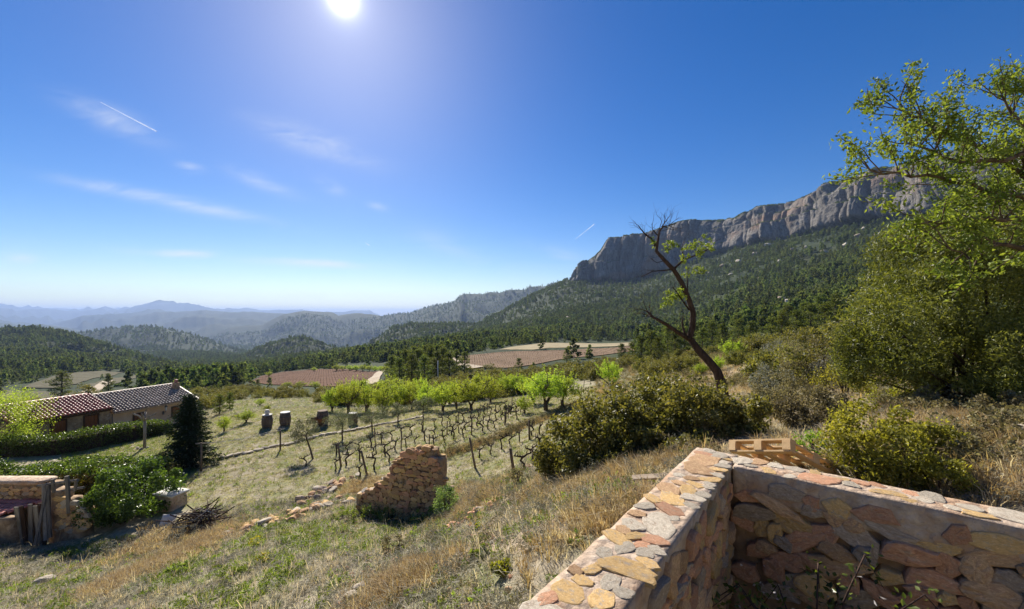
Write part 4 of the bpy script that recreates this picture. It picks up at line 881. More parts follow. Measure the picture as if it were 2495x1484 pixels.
# ================================================================ the houses
solid_mat('rubble_wall', (0.24, 0.165, 0.10), (0.46, 0.345, 0.23), 3.5, .95, .1, .05, 9, 0, None, (0.20, 0.13, 0.08), .8)
solid_mat('render_wall', (0.50, 0.34, 0.22), (0.64, 0.47, 0.33), 1.6, .95, .1, .02, 8, 0)
solid_mat('red_tile', (0.30, 0.09, 0.06), (0.52, 0.20, 0.14), 9, .45, .55, .006, 5, .25)
solid_mat('old_tile', (0.24, 0.16, 0.11), (0.48, 0.36, 0.27), 9, .5, .45, .008, 5, .35, None, (0.22, 0.20, 0.15))
solid_mat('shutter_wood', (0.13, 0.045, 0.015), (0.24, 0.085, 0.03), 9, .6, .3, .006, 5, 0, (1, 1, .1))
solid_mat('dark_wood', (0.045, 0.026, 0.017), (0.10, 0.06, 0.04), 10, .8, .2, .006, 5, .1, (1, 1, .1))
def tile_mesh(mat):
    mb = MB(); a = np.linspace(0, np.pi, 7); V = []
    for y, k in ((0, 1.0), (.42, .84)):
        for r in (.105*k, .090*k): V += [(r*math.cos(t), y, r*math.sin(t)*.85) for t in a]
    n = 7; F = [[j, j+1, 2*n+j+1, 2*n+j] for j in range(6)]+[[n+j+1, n+j, 3*n+j, 3*n+j+1] for j in range(6)]+[[j+1, j, n+j, n+j+1] for j in range(6)]
    mb.add(V, F); return mb.mesh('roof_tile', mat, True)
TILE = {m: tile_mesh(m) for m in ('red_tile', 'old_tile')}
def roof(parent, x0, x1, zo, rise, run, mat, seed, nrow=10):
    """Pitched roof: sheet, ridge, and rows of barrel tiles on the front slope."""
    rf = empty('roof', (0, 0, 0), 0, parent); r = np.random.default_rng(seed); y0, y1, y2 = -.35, run, 2*run+.35; sl = math.atan2(rise, run+.35)
    mb = MB(); t = .12
    mb.add([(x0,y0,zo),(x1,y0,zo),(x1,y1,zo+rise),(x0,y1,zo+rise),(x1,y2,zo),(x0,y2,zo),(x0,y0,zo-t),(x1,y0,zo-t),(x1,y1,zo+rise-t),(x0,y1,zo+rise-t),(x1,y2,zo-t),(x0,y2,zo-t)],
           [[0,1,2,3],[3,2,4,5],[6,9,8,7],[9,11,10,8],[0,6,7,1],[0,3,9,6],[3,5,11,9],[1,7,8,2],[2,8,10,4],[5,4,10,11]]); mb.build('roof_deck', 'dark_wood' if mat == 'red_tile' else 'old_tile', rf)
    n = int((x1-x0)/.235); L_ = math.hypot(rise, run+.35); st = (L_-.05)/nrow
    for i in range(n):
        for j in range(nrow):
            s = j*st-.06; o = link('roof_tile', TILE[mat], rf, (x0+.12+i*.235+r.normal()*.006, y0+s*math.cos(sl), zo+.025+s*math.sin(sl)), (sl-.04+r.normal()*.012, 0, r.normal()*.03)); o.scale = (1, 1.0, 1)
    for i in range(int((x1-x0)/.4)):
        link('ridge_tile', TILE[mat], rf, (x0+i*.4+.42, y1, zo+rise+.03), (0.03, 0, R(90)), (1.25, 1, 1.1))
    return rf
EO = Vector((-32.6, 32.5, -7.6)); HA = math.atan2(.925, .38)
def wall_box(parent, x0, x1, y0, y1, z0, z1, mat, name='wall'):
    mb = MB(); mb.box(((x0+x1)/2, (y0+y1)/2, (z0+z1)/2), (x1-x0, y1-y0, z1-z0)); return mb.build(name, mat, parent)
def shutters(parent, x0, x1, z0, z1, lab='window', plank=4):
    w = empty(lab, (0, 0, 0), 0, parent); fr = .07
    for a, b, c, d in ((x0-fr, x0, z0, z1), (x1, x1+fr, z0, z1), (x0-fr, x1+fr, z1, z1+fr*1.4), (x0-fr, x1+fr, z0-fr, z0)):
        mb = MB(); mb.box(((a+b)/2, -.045, (c+d)/2), (b-a, .10, d-c)); mb.build('frame', 'dark_wood', w)
    n = plank; pw = (x1-x0)/n
    for i in range(n): mb = MB(); mb.box((x0+pw*(i+.5), -.02, (z0+z1)/2), (pw*.93, .04, z1-z0)); mb.build('plank', 'shutter_wood', w)
    return w
def houses():
    g = -2.9
    h = empty('stone_house', EO, HA); wall_box(h, -5.2, -.05, 0, 6.4, g, -.06, 'rubble_wall'); roof(h, -5.4, .08, 0, .85, 3.2, 'red_tile', 1, 10)
    wall_box(h, -5.25, 0, -.06, 0, -.24, -.06, 'dark_wood', 'eaves_beam'); r = np.random.default_rng(9)
    shutters(h, -3.35, -2.6, -1.45, -.38); shutters(h, -1.55, -.8, -1.45, -.38)
    for i in range(170):                                         # stones proud of the rubble face
        x = -5.1+r.random()*5.0; z = -2.6+r.random()*2.3
        if any(a-.3 < x < b+.3 and z > -1.62 for a, b in ((-3.35, -2.6), (-1.55, -.8))): continue
        link('stone', ROCKS[('tan_stone', 'grey_stone')[i % 2]][i % 5], h, (x, -.0, z), (r.normal()*.1, r.normal()*.15, r.normal()*.1), (.28+.2*r.random(), .17, .17))
    tag(h, 'low stone house with red tiled roof and two brown shutters behind the hedge', 'house')
    h2 = empty('long_house', EO+Vector((0, 0, -.45)), HA); wall_box(h2, 0, 6.2, .02, 6.4, g+.3, -.06, 'render_wall'); roof(h2, .1, 6.35, 0, 1.15, 3.3, 'old_tile', 2, 11)
    d = shutters(h2, 1.5, 2.15, -1.9, -.5, 'door', 4); shutters(h2, 4.3, 4.9, -1.3, -.5, 'window', 3)
    for i in range(2): mb = MB(); mb.tube([(.06+.0*i, -.09, -.1-i*1.2), (.06, -.09, -1.3-i*1.2)], .035, 8); mb.build('downpipe', 'hoop', h2)
    c = empty('chimney', (0, 0, 0), 0, h2); mb = MB(); mb.box((5.75, 2.2, 1.05), (.42, .42, .75)); mb.build('stack', 'tan_stone' if 0 else 'rubble_wall', c); mb = MB(); mb.lathe([(.001, 1.43), (.16, 1.43), (.13, 1.72), (.001, 1.74)], 10, (5.75, 2.2, 0)); mb.build('pot', 'red_tile', c)
    tag(h2, 'long rendered house with old grey-brown tiled roof and chimney', 'house')
    ln = empty('wall_lantern', EO+Vector((0, 0, -.45)), HA); mb = MB(); mb.tube([(3.6, 0, -.75), (3.6, -.35, -.70), (3.6, -.42, -.55)], .022, 6); mb.box((3.6, -.02, -.8), (.14, .05, .3)); mb.build('bracket', 'hoop', ln)
    mb = MB(); mb.lathe([(.06, -.55), (.11, -.25)], 6, (3.6, -.42, 0)); mb.build('glass', 'lantern_glass', ln); mb = MB(); mb.lathe([(.15, -.25), (.10, -.16), (.03, -.12), (.03, -.06), (.001, -.05)], 6, (3.6, -.42, 0)); mb.build('cap', 'hoop', ln)
    tag(ln, 'black wall lantern hanging under the eaves of the long house', 'lantern')
m, nt, L = new_mat('lantern_glass'); finish(nt, L, (0.5, 0.5, 0.48), .15, .6)
houses()
# ---------------------------------------------------------------- hedges, fir, garden trees
def hedge(name, pts, width, hts, n, lab, old=0.0, size=.10, seed=1):
    r = np.random.default_rng(seed); P = np.array([[p.x, p.y, p.z] for p in pts]); L_ = np.r_[0, np.cumsum(np.linalg.norm(np.diff(P[:, :2], axis=0), axis=1))]
    s = r.random(n)*L_[-1]; B = np.stack([np.interp(s, L_, P[:, i]) for i in range(3)], 1); T = np.stack([np.interp(s+.01, L_, P[:, i])-np.interp(s-.01, L_, P[:, i]) for i in (0, 1)], 1); T /= np.linalg.norm(T, axis=1)[:, None]; N = np.stack([T[:, 1], -T[:, 0]], 1)
    H = np.interp(s, L_, hts)*(1+.10*fbm(s/1.2, s*0, 3, seed)); a = np.pi*r.random(n); e = .42
    cx = np.sign(np.cos(a))*np.abs(np.cos(a))**e*width/2; cz = np.abs(np.sin(a))**e; low = r.random(n) < .35; cz = np.where(low, r.random(n), cz); cx = np.where(low, np.sign(r.random(n)-.5)*width/2, cx)
    k = 1-.22*r.random(n)**2+.10*fbm(s*2.2, cz*5+cx*3, 3, seed+5); C = np.stack([B[:, 0]+N[:, 0]*cx*k, B[:, 1]+N[:, 1]*cx*k, B[:, 2]+np.maximum(H*cz*k, .03)], 1)+r.normal(size=(n, 3))*.05
    o = empty(name, P[0]); C = C-P[0]; z = C[:, 2]+P[0][2]-B[:, 2]
    isold = (r.random(n) < old*sstep(.2, .5, fbm(s/1.5, cz*3, 3, seed+9)+.35)*(z < H*.85)) if old else np.zeros(n, bool)
    link('foliage', crown_mesh('foliage', 'hedge', C[~isold], size, r, aspect=.6), o)
    if isold.any(): link('old_foliage', crown_mesh('old_foliage', 'hedge_old', C[isold], size, r, aspect=.6), o)
    mb = MB()
    for t in np.arange(.3, L_[-1], .55):
        q = np.array([np.interp(t, L_, P[:, i]) for i in range(3)])-P[0]; hh = np.interp(t, L_, hts)
        for _ in range(3): e2 = q+np.array([r.normal()*.25, r.normal()*.25, hh*(.6+.3*r.random())]); mb.tube([q+(0, 0, -.1), (q+e2)/2+r.normal(size=3)*.04, e2], [.03, .02, .006], 4, cap=False)
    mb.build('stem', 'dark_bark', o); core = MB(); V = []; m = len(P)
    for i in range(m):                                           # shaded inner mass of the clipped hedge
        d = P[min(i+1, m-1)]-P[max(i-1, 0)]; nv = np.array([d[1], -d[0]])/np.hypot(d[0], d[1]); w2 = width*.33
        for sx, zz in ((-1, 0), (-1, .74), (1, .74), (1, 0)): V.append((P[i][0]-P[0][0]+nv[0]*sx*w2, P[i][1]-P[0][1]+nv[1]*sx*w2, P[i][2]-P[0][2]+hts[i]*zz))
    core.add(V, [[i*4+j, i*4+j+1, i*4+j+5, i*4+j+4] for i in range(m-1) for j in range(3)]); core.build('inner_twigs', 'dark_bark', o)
    return tag(o, lab, 'hedge')
hb = [gpt(-60, 26.0), gpt(40, 26.3), gpt(140, 27.0), gpt(240, 28.2), gpt(320, 29.5), gpt(405, 32.0)]
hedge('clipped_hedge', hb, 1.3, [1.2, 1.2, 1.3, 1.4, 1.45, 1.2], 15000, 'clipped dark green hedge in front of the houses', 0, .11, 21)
hf = [gpt(-80, 18.6), gpt(30, 18.6), gpt(120, 18.8), gpt(200, 18.9), gpt(290, 18.8), gpt(375, 18.6)]
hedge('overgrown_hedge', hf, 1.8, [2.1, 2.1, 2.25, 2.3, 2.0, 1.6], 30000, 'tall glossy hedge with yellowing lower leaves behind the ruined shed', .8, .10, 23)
def round_bush():
    p = gpt(330, 16.6); r = np.random.default_rng(41); C = np.concatenate([clumps(13000, 60, r, 1.45, 1.2, 1.15, .30, .75, -.6)+(0.2, 0, 1.15), clumps(5000, 30, r, .9, .8, .7, .35, .7, -.6)+(-1.0, -.2, .65)]); C = C[C[:, 2] > .03]
    mb = MB()
    for i in range(12): e = C[r.integers(len(C))]*.8; mb.tube([(e[0]*.3, e[1]*.3, -.1), e*np.array([.7, .7, .5]), e], [.04, .025, .006], 5, cap=False)
    plant('round_bush', (mb.mesh('stem', 'dark_bark', True), crown_mesh('crown', 'hedge', C, .10, r, aspect=.6)), p, 0, 1, 'round glossy dark green bush at the end of the tall hedge', 'bush', None, ('stem', 'crown'))
round_bush()
def fir():
    p = hit(462, 1136, 10); r = np.random.default_rng(51); h = 3.95; mb = MB(); mb.tube([(0, 0, -.2), (0.05, 0, h*.95)], [.12, .02], 8, cap=False); C = []; Dv = []
    for j in range(150):
        t = .03+.97*(j/150)**.9; a = j*2.399; rad = 1.5*(1-t)**.8*(.55+.7*r.random())*(1+.2*math.sin(a*2+t*9))+.05; d = np.array([math.cos(a), math.sin(a), .0]); b = np.array([0, 0, h*t+.05]); e = b+d*rad+(0, 0, -.16*rad+.02)
        mb.tube([b, (b+e)/2+(0, 0, -.03), e], [.02, .014, .004], 4, cap=False); m = int(40+130*rad); q = r.random(m)**.7
        C.append(b+(e-b)*q[:, None]+np.stack([r.normal(size=m)*.13, r.normal(size=m)*.13, -np.abs(r.normal(size=m))*.09], 1)); Dv.append(np.tile(d+(0, 0, -.25), (m, 1)))
    plant('fir_tree', (mb.mesh('trunk', 'dark_bark', True), crown_mesh('crown', 'fir', np.concatenate(C), .13, r, aspect=.35, dirs=np.concatenate(Dv))), p, 0, 1, 'dark conical fir tree on the lawn beside the house', 'tree')
fir()
def pollard():
    p, h = by_px(352, 1092, 1006); r = np.random.default_rng(61); o = empty('pollarded_tree', p); mb = MB(); mb.tube([(0, 0, -.1), (.02, 0, h*.4), (0, .02, h*.82)], [.09, .075, .085], 9); mb.build('trunk', 'grey_wood', o, True)
    for a, l in ((.3, .62), (2.2, .55), (3.5, .6), (5.2, .45)):
        e = np.array([math.cos(a)*l, math.sin(a)*l, h*(.93+.06*r.random())]); mb = MB(); mb.tube([(0, 0, h*.76), e*np.array([.5, .5, .93]), e], [.06, .045, .06], 7)
        for i in range(3): mb.tube([e, e+r.normal(size=3)*.06+(0, 0, .14)], [.03, .012], 5)
        mb.build('limb', 'grey_wood', o, True)
    tag(o, 'bare pollarded tree with stubby limbs before the house hedge', 'tree')
    for i, (dx, dy, s) in enumerate(((-.28, -.2, .26), (.30, -.1, .24), (.05, -.35, .2))): tag(link('garden_stone', ROCKS['pale_stone'][i], None, p+Vector((dx, dy, .06)), (0, 0, i), s), ('pale stone left of the pollarded trunk', 'pale stone right of the pollarded trunk', 'pale stone in front of the pollarded trunk')[i], 'stone')
pollard()
def willow():
    p = gpt(10, 26.5); p.z = float(gz(p.x, p.y)); r = np.random.default_rng(71); mb = MB(); tips = []; grow(mb, tips, r, (0, 0, -.2), (0.05, 0, 1), 1.6, .12, 3, (3, 4), .75, .12, .72)
    C = clumps(13000, 70, r, 2.5, 2.2, 2.0, .34, .5, -.7)+(0, 0, 2.25); C = C[C[:, 2] > .3]
    plant('green_tree', (mb.mesh('trunk', 'bark', True), crown_mesh('crown', 'almond', C, .10, r, aspect=.35)), p, 0, 1, 'leafy pale green tree at the left picture edge, before the stone house', 'tree')
willow()
# ---------------------------------------------------------------- ruined shed at the lower left
def mortar_mat():
    m, nt, L = new_mat('mortar'); tc = nn(nt, 'ShaderNodeTexCoord'); v = tc.outputs['Object']
    n1 = noise(nt, L, v, 5.0, 9, .7); n2 = noise(nt, L, v, 28, 6, .7); n3 = noise(nt, L, v, 2.2, 5, .6, .4)
    c = ramp(nt, L, n1, [(0.30, (0.34, 0.24, 0.165)), (0.5, (0.51, 0.39, 0.285)), (0.70, (0.68, 0.56, 0.44))])
    c = mix(nt, L, maprange(nt, L, n3, .50, .64, 0, .8), c, (0.45, 0.28, 0.17)); c = mix(nt, L, maprange(nt, L, n2, .60, .75, 0, .75), c, (0.14, 0.10, 0.075))
    vo = nn(nt, 'ShaderNodeTexVoronoi'); vo.inputs['Scale'].default_value = 13; L.new(v, vo.inputs['Vector'])
    h = nn(nt, 'ShaderNodeMath', operation='ADD'); L.new(n1, h.inputs[0]); L.new(n2, h.inputs[1]); h2 = nn(nt, 'ShaderNodeMath', operation='SUBTRACT'); L.new(h.outputs[0], h2.inputs[0]); L.new(vo.outputs['Distance'], h2.inputs[1])
    finish(nt, L, c, .95, .12, bump(nt, L, h2.outputs[0], .025, .9))
mortar_mat()
solid_mat('earth_mortar', (0.20, 0.125, 0.07), (0.36, 0.24, 0.145), 6, .95, .1, .03, 8, 0)
def rough_box(name, x0, x1, y0, y1, z0, z1, mat, parent, amp=.03, step=.12, seed=1, M=None):
    """Box wall with an uneven, worn surface."""
    bm = bmesh.new(); bmesh.ops.create_cube(bm, size=1.0); bmesh.ops.transform(bm, matrix=Matrix.Translation(((x0+x1)/2, (y0+y1)/2, (z0+z1)/2)) @ Matrix.Diagonal((x1-x0, y1-y0, z1-z0, 1)), verts=bm.verts)
    for ax, lo, hi in ((0, x0, x1), (1, y0, y1), (2, z0, z1)):
        for c in np.linspace(lo, hi, max(2, int((hi-lo)/step)))[1:-1]:
            co = [0, 0, 0]; no = [0, 0, 0]; co[ax] = c; no[ax] = 1; bmesh.ops.bisect_plane(bm, geom=bm.verts[:]+bm.edges[:]+bm.faces[:], plane_co=co, plane_no=no)
    bm.normal_update(); V = np.array([v.co[:] for v in bm.verts]); N = np.array([v.normal[:] for v in bm.verts])
    d = amp*fbm(V[:, 0]*3.1+V[:, 2]*2.3, V[:, 1]*3.1+V[:, 2]*1.7, 4, seed); V = V+N*d[:, None]
    for v, c in zip(bm.verts, V): v.co = c
    me = bpy.data.meshes.new(name); bm.to_mesh(me); bm.free(); me.materials.append(MATS[mat] if isinstance(mat, str) else mat)
    for p in me.polygons: p.use_smooth = True
    return link(name, me, parent)
def face_stone(seed, mat, tilt=.25):
    """A rubble stone's visible face: uneven outline, nearly flat front, rounded arris; x,z in the wall face, -y outward."""
    r = np.random.default_rng(seed); m = r.integers(5, 8); ca = np.sort((np.arange(m)+.25+.5*r.random(m))/m*2*np.pi); ex = 4.0; n = 20
    cr = .56/(np.abs(np.cos(ca))**ex+np.abs(np.sin(ca))**ex)**(1/ex)*(1+.12*r.normal(size=m)); K = np.stack([cr*np.cos(ca), cr*np.sin(ca)], 1); K = np.r_[K, K[:1]]
    t = np.linspace(0, m, n, endpoint=False); i = t.astype(int); f = (t-i)[:, None]; O = K[i]*(1-f)+K[i+1]*f; O = O*(1+.03*r.normal(size=(n, 1))); V = [np.array([[0, -1.0, 0]])]
    for q, d in ((.40, 1.0), (.76, .98), (.93, .90), (.99, .60), (1.0, -.8)): V.append(np.stack([O[:, 0]*q, np.full(n, -d), O[:, 1]*q], 1))
    V = np.concatenate(V); w = np.clip(-V[:, 1], 0, 1); V[:, 1] -= w*(.22*fbm(V[:, 0]*5+seed, V[:, 2]*5, 3, seed)+V[:, 0]*tilt*r.normal()+V[:, 2]*tilt*r.normal())
    F3 = np.array([[0, 1+i, 1+(i+1) % n] for i in range(n)]); F4 = np.array([[1+k*n+i, 1+(k+1)*n+i, 1+(k+1)*n+(i+1) % n, 1+k*n+(i+1) % n] for k in range(4) for i in range(n)])
    V += .018*np.stack([fbm(V[:, 0]*9+i*7, V[:, 2]*9+V[:, 1]*3, 2, seed+i) for i in range(3)], 1)*np.array([1, 4, 1])
    return mesh_np('stone', V, [F3, F4], mat, False)
CAPS = {m: [face_stone(760+i*3+len(m), m, .05) for i in range(6)] for m in ('tan_stone', 'pink_stone', 'ochre_stone', 'pale_stone')}
FST = {m: [face_stone(700+i*3+len(m), m) for i in range(6)] for m in ('tan_stone', 'pink_stone', 'ochre_stone', 'grey_stone', 'pale_stone')}
def lay_face(parent, o, ex, n, x0, x1, z0, z1, r, mats, w=(.16, .42), h=(.11, .24), gap=.025, depth=.045, skip=0.0, jit=.12, limit=300, topf=None):
    """Courses of face stones on a wall face: o origin, ex along, n outward."""
    rz = math.atan2(ex[1], ex[0]); z = z0; cnt = 0
    while z < z1-.05:
        hh = h[0]+(h[1]-h[0])*r.random(); x = x0-r.random()*.2
        while x < x1:
            ww = w[0]+(w[1]-w[0])*r.random()**1.3; c = x+ww/2; x += ww; zt = z1 if topf is None else topf(c)
            if c-ww*.3 < x0 or c+ww*.3 > x1 or z+hh*.6 > zt or r.random() < skip or cnt >= limit: continue
            m = mats[r.integers(len(mats))]; zz = z+hh/2+r.normal()*.02; dz = depth*(.6+.8*r.random())
            s = link('stone', FST[m][r.integers(6)], parent, (o[0]+ex[0]*c+n[0]*.0, o[1]+ex[1]*c+n[1]*.0, zz), (r.normal()*.04, r.normal()*jit, rz+r.normal()*.03), ((ww-gap)*1.12, dz, (hh-gap)*(1.08+.35*r.random()))); cnt += 1
        z += hh
    return cnt
def shed():
    r = np.random.default_rng(81); p = gpt(60, 15.6); o = empty('ruined_shed', p); gx = lambda px, d: U(px)*d-p.x; yb = 16.4-p.y; g = lambda px, d, row: -(row-EYE)/FPX*d-p.z
    zt = g(60, 16.4, 1180); x0, x1 = gx(-120, 16.4), gx(124, 16.4)
    rough_box('back_wall', x0, x1, yb, yb+.5, -1.3, zt, 'rubble_wall', o, .05, .15, 3); rough_box('wall_cap', x0-.05, x1-.35, yb-.06, yb+.56, zt-.0, zt+.12, 'mortar', o, .04, .15, 4)
    lay_face(o, (0, yb, 0), (1, 0), (0, -1), x0, x1, zt-1.0, zt-.02, r, ('tan_stone', 'ochre_stone', 'grey_stone'), (.2, .45), (.13, .26), .04, .08, .12, .1, 110)
    # broken end wall, stepping down to the right
    for i, (a, b, t) in enumerate(((124, 150, 1196), (150, 172, 1218), (172, 200, 1243))):
        rough_box('end_wall', gx(a, 15.7)-.0, gx(b, 15.7)+.02, yb-.75-.004*i, yb-.25, -.9, g(a, 15.7, t), 'rubble_wall', o, .06, .12, 11+i)
    for i in range(34):
        a = 128+r.random()*68; t = 1205+(a-128)*.62; row = t+r.random()*(1308-t); link('stone', FST[('ochre_stone', 'tan_stone', 'pale_stone')[i % 3]][i % 6], o, (gx(a, 15.45), yb-.76, g(a, 15.45, row)), (0, r.normal()*.2, 0), (.3+.15*r.random(), .06, .2))
    # lean-to: tiled roof, front wall, boards and posts
    zr0, zr1 = g(40, 16.3, 1222), g(20, 15.0, 1262); ya, yc = yb-.02, yb-1.45; xa, xb = x0, gx(92, 16); mb = MB(); mb.add([(xa, ya, zr0), (xb, ya, zr0+.02), (xb-.55, yc, zr1), (xa, yc, zr1-.12)], [[0, 3, 2, 1]]); mb.build('roof_deck', 'dark_wood', o)
    sl = math.atan2(zr0-zr1, ya-yc)
    for i in range(16):
        for j in range(4):
            x = xb-.45-i*.21; yy = yc+j*.36; link('roof_tile', TILE['red_tile'], o, (x+j*.10, yy-.05, zr1+.03+(yy-yc)*math.tan(sl)-.0), (sl, 0, r.normal()*.04), (1, 1, 1))
    for i in range(4): link('ridge_tile', ROOFCAP, o, (xb-.5-i*.42, yc-.05, zr1+.05-.01*i), (0, 0, R(90)), (1.3, 1.05, 1.3))
    rough_box('front_wall', xa, gx(28, 15), yc+.05, yc+.4, -1.0, zr1-.05, 'rubble_wall', o, .05, .14, 5)
    for i, px in enumerate((52, 62, 71, 80, 88, 97)):
        h = g(px, 15.2, 1232+i)+.0; mb = MB(); mb.box((0, 0, h/2-.25), (.15, .03, h+.5), None); q = mb.build('board', 'dark_wood' if i % 2 else 'grey_wood', o); q.location = (gx(px, 15.3), yb-1.1+.03*i, 0); q.rotation_euler = (0.06*r.normal(), .05*r.normal(), .1)
    for a, b, ra, rb, d0, d1, nm, w in ((112,108,1317,1180,15.2,15.6,'post',.075),(122,118,1310,1182,15.3,15.6,'post',.07),(85,112,1330,1195,15.0,15.5,'brace',.05),(168,163,1250,1160,15.6,15.6,'post',.07),(92,190,1184,1170,15.7,15.7,'beam',.055),(130,205,1200,1188,15.75,15.75,'beam',.05),(132,128,1200,1168,15.65,15.65,'post',.06),(182,186,1196,1168,15.7,15.7,'post',.05)):
        A = at(a, ra, d0)-p; B = at(b, rb, d1)-p; mb = MB(); mb.tube([np.array(A), np.array((A+B)/2)+r.normal(size=3)*.01, np.array(B)], w, 6); mb.build(nm, 'grey_wood', o)
    tag(o, 'ruined stone shed with grey timber props and broken tiled lean-to roof', 'shed')
mt = solid_mat('cap_tile', (0.50, 0.30, 0.22), (0.66, 0.44, 0.34), 9, .7, .3, .006, 5, .1); ROOFCAP = tile_mesh('cap_tile')
shed()
def yard_bits():
    r = np.random.default_rng(95); p = gpt(418, 16.9); o = empty('concrete_chest', p, -.25); rough_box('box', -.45, .45, -.3, .3, -.2, .62, 'mortar', o, .01, .12, 8); rough_box('lid', -.52, .52, -.37, .37, .622, .69, 'lid_stone', o, .008, .15, 9); tag(o, 'pale concrete chest with flat lid beside the round bush', 'chest')
    p = hit(404, 1284, 8); o = rough_box('stone_slab', -.22, .22, -.04, .04, 0, .42, 'lid_stone', None, .015, .08, 10); o.location = p; o.rotation_euler = (-.5, .18, .3); tag(o, 'white stone slab leaning on the ground before the round bush', 'slab')
    p = hit(487, 1280, 8); o = empty('brushwood_pile', p)
    for i in range(110):
        c = np.array([r.normal()*.42, r.normal()*.3, 0]); c[2] = max(0, .62-1.0*(c[0]**2*.8+c[1]**2*1.6))*r.random(); d = unit(1, r)[0]*np.array([1, 1, .35]); d /= np.linalg.norm(d); l = .25+.35*r.random(); mb = MB(); mb.tube([c-d*l+(0, 0, .05), c+r.normal(size=3)*.03+(0, 0, .05), c+d*l+(0, 0, .05)], [.014+.012*r.random(), .02, .008], 5); mb.build('branch', 'dark_bark' if i % 4 else 'grey_wood', o, True)
    tag(o, 'dark heap of cut brushwood beside the concrete chest', 'brushwood pile')
    p = hit(212, 1278, 8)
    plant('ivy_clump', bush(97, .55, .4, .55, 900, 'hedge', .09, 14, .4, .5), hit(195, 1290, 8), 0, 1, 'small ivy clump spilling over the broken shed wall', 'ivy', None, ('stem', 'crown'))
yard_bits()
# ================================================================ the near stone enclosure
def enclosure():
    r = np.random.default_rng(7); o = empty('stone_wall', (OC[0], OC[1], -3.9)); Z = -3.9
    def body(name, a0, a1, b0, b1, z0, z1, seed, mat, amp=.05, step=.045):   # a along D1, b along D2, from the outer corner
        q = rough_box(name, -(a1-a0)/2, (a1-a0)/2, -(b1-b0)/2, (b1-b0)/2, z0, z1, mat, o, amp, step, seed)
        c = D1*(a0+a1)/2+D2*(b0+b1)/2; q.location = (c[0], c[1], 0); q.rotation_euler = (0, 0, math.atan2(D1[1], D1[0])); return q
    HT = WTOP-Z; body('long_wall_core', -6.2, -.02, .03, WT1-.05, -.4, HT-.10, 3, 'earth_mortar', .03, .09); body('cross_wall_core', -WT2+.06, -.024, WT1-.046, 5.2, -.4, HT-.10, 5, 'earth_mortar', .03, .09)
    body('long_wall_cap', -6.2, 0, 0, WT1-.02, HT-.22, HT, 13, 'mortar', .013); body('cross_wall_cap', -WT2, -.006, WT1+.003, 5.2, HT-.32, HT, 15, 'mortar', .013)
    # faces: inner side of the long wall (faces D2) and of the cross wall (faces -D1)
    i1 = D2*WT1; ex = -D1
    mats = ('tan_stone', 'pink_stone', 'tan_stone', 'ochre_stone', 'grey_stone', 'pink_stone')
    # local frame of a face: +x along, -y outward.  long wall inner face: outward D2, so x axis = rotate(D2, +90deg) = D1
    n1 = lay_face(o, i1-D2*.03, D1, D2, -3.1, -WT2-.02, .90, HT-.12, r, mats, (.10, .32), (.07, .19), .008, .055, .02, .2, 135)
    i2 = -D1*WT2
    lay_face(o, i2+D1*.035+D2*WT1, D2, -D1, .02, 3.3, .95, HT-.24, r, mats, (.12, .40), (.08, .20), .008, .06, .02, .28, 130)
    lay_face(o, i2+D1*.010+D2*WT1, D2, -D1, .02, 3.6, HT-.25, HT-.03, r, mats, (.14, .34), (.10, .17), .025, .026, .40, .35, 24)
    # a large round stone with a drill hole in it, towards the right
    big = link('stone', FST['tan_stone'][2], o, (*(i2+D2*(WT1+2.42)), WTOP-Z-.62), (0, .1, math.atan2(D2[1], D2[0])), (.60, .10, .42)); big['label'] = 'large rounded stone with a small hole in it'
    # cap stones bedded in the mortar
    laid = []
    for k in range(1500):
        if k < 1080: a = -4.4+4.35*r.random(); b = .06+(WT1-.12)*r.random()
        else: a = -WT2+.05+(WT2-.10)*r.random(); b = WT1+.05+3.3*r.random()
        c = D1*a+D2*b; s = (.10+.20*r.random()**1.3) if k % 1080 < 500 else .08+.07*r.random()
        if (k < 1080 and not .55*s < b < WT1-.55*s) or (k >= 1080 and not -WT2+.55*s < a < -.55*s): continue
        if any((c[0]-q[0])**2+(c[1]-q[1])**2 < ((s+q[2])*.47)**2 for q in laid) or len(laid) > 170: continue
        laid.append((c[0], c[1], s)); m = ('pale_stone', 'ochre_stone', 'pink_stone', 'pale_stone', 'pale_stone', 'ochre_stone', 'tan_stone', 'pale_stone')[r.integers(8)]
        link('cap_stone', CAPS[m][r.integers(6)], o, (c[0], c[1], WTOP-Z-.003), (R(-90)+r.normal()*.02, r.normal()*.02, 0), (s*1.3, .010+.006*r.random(), s*.95)).rotation_euler.rotate_axis('Y', r.random()*6.28)
    tag(o, 'mortared stone wall meeting at a corner around a dark sunken pit', 'stone wall')
enclosure()
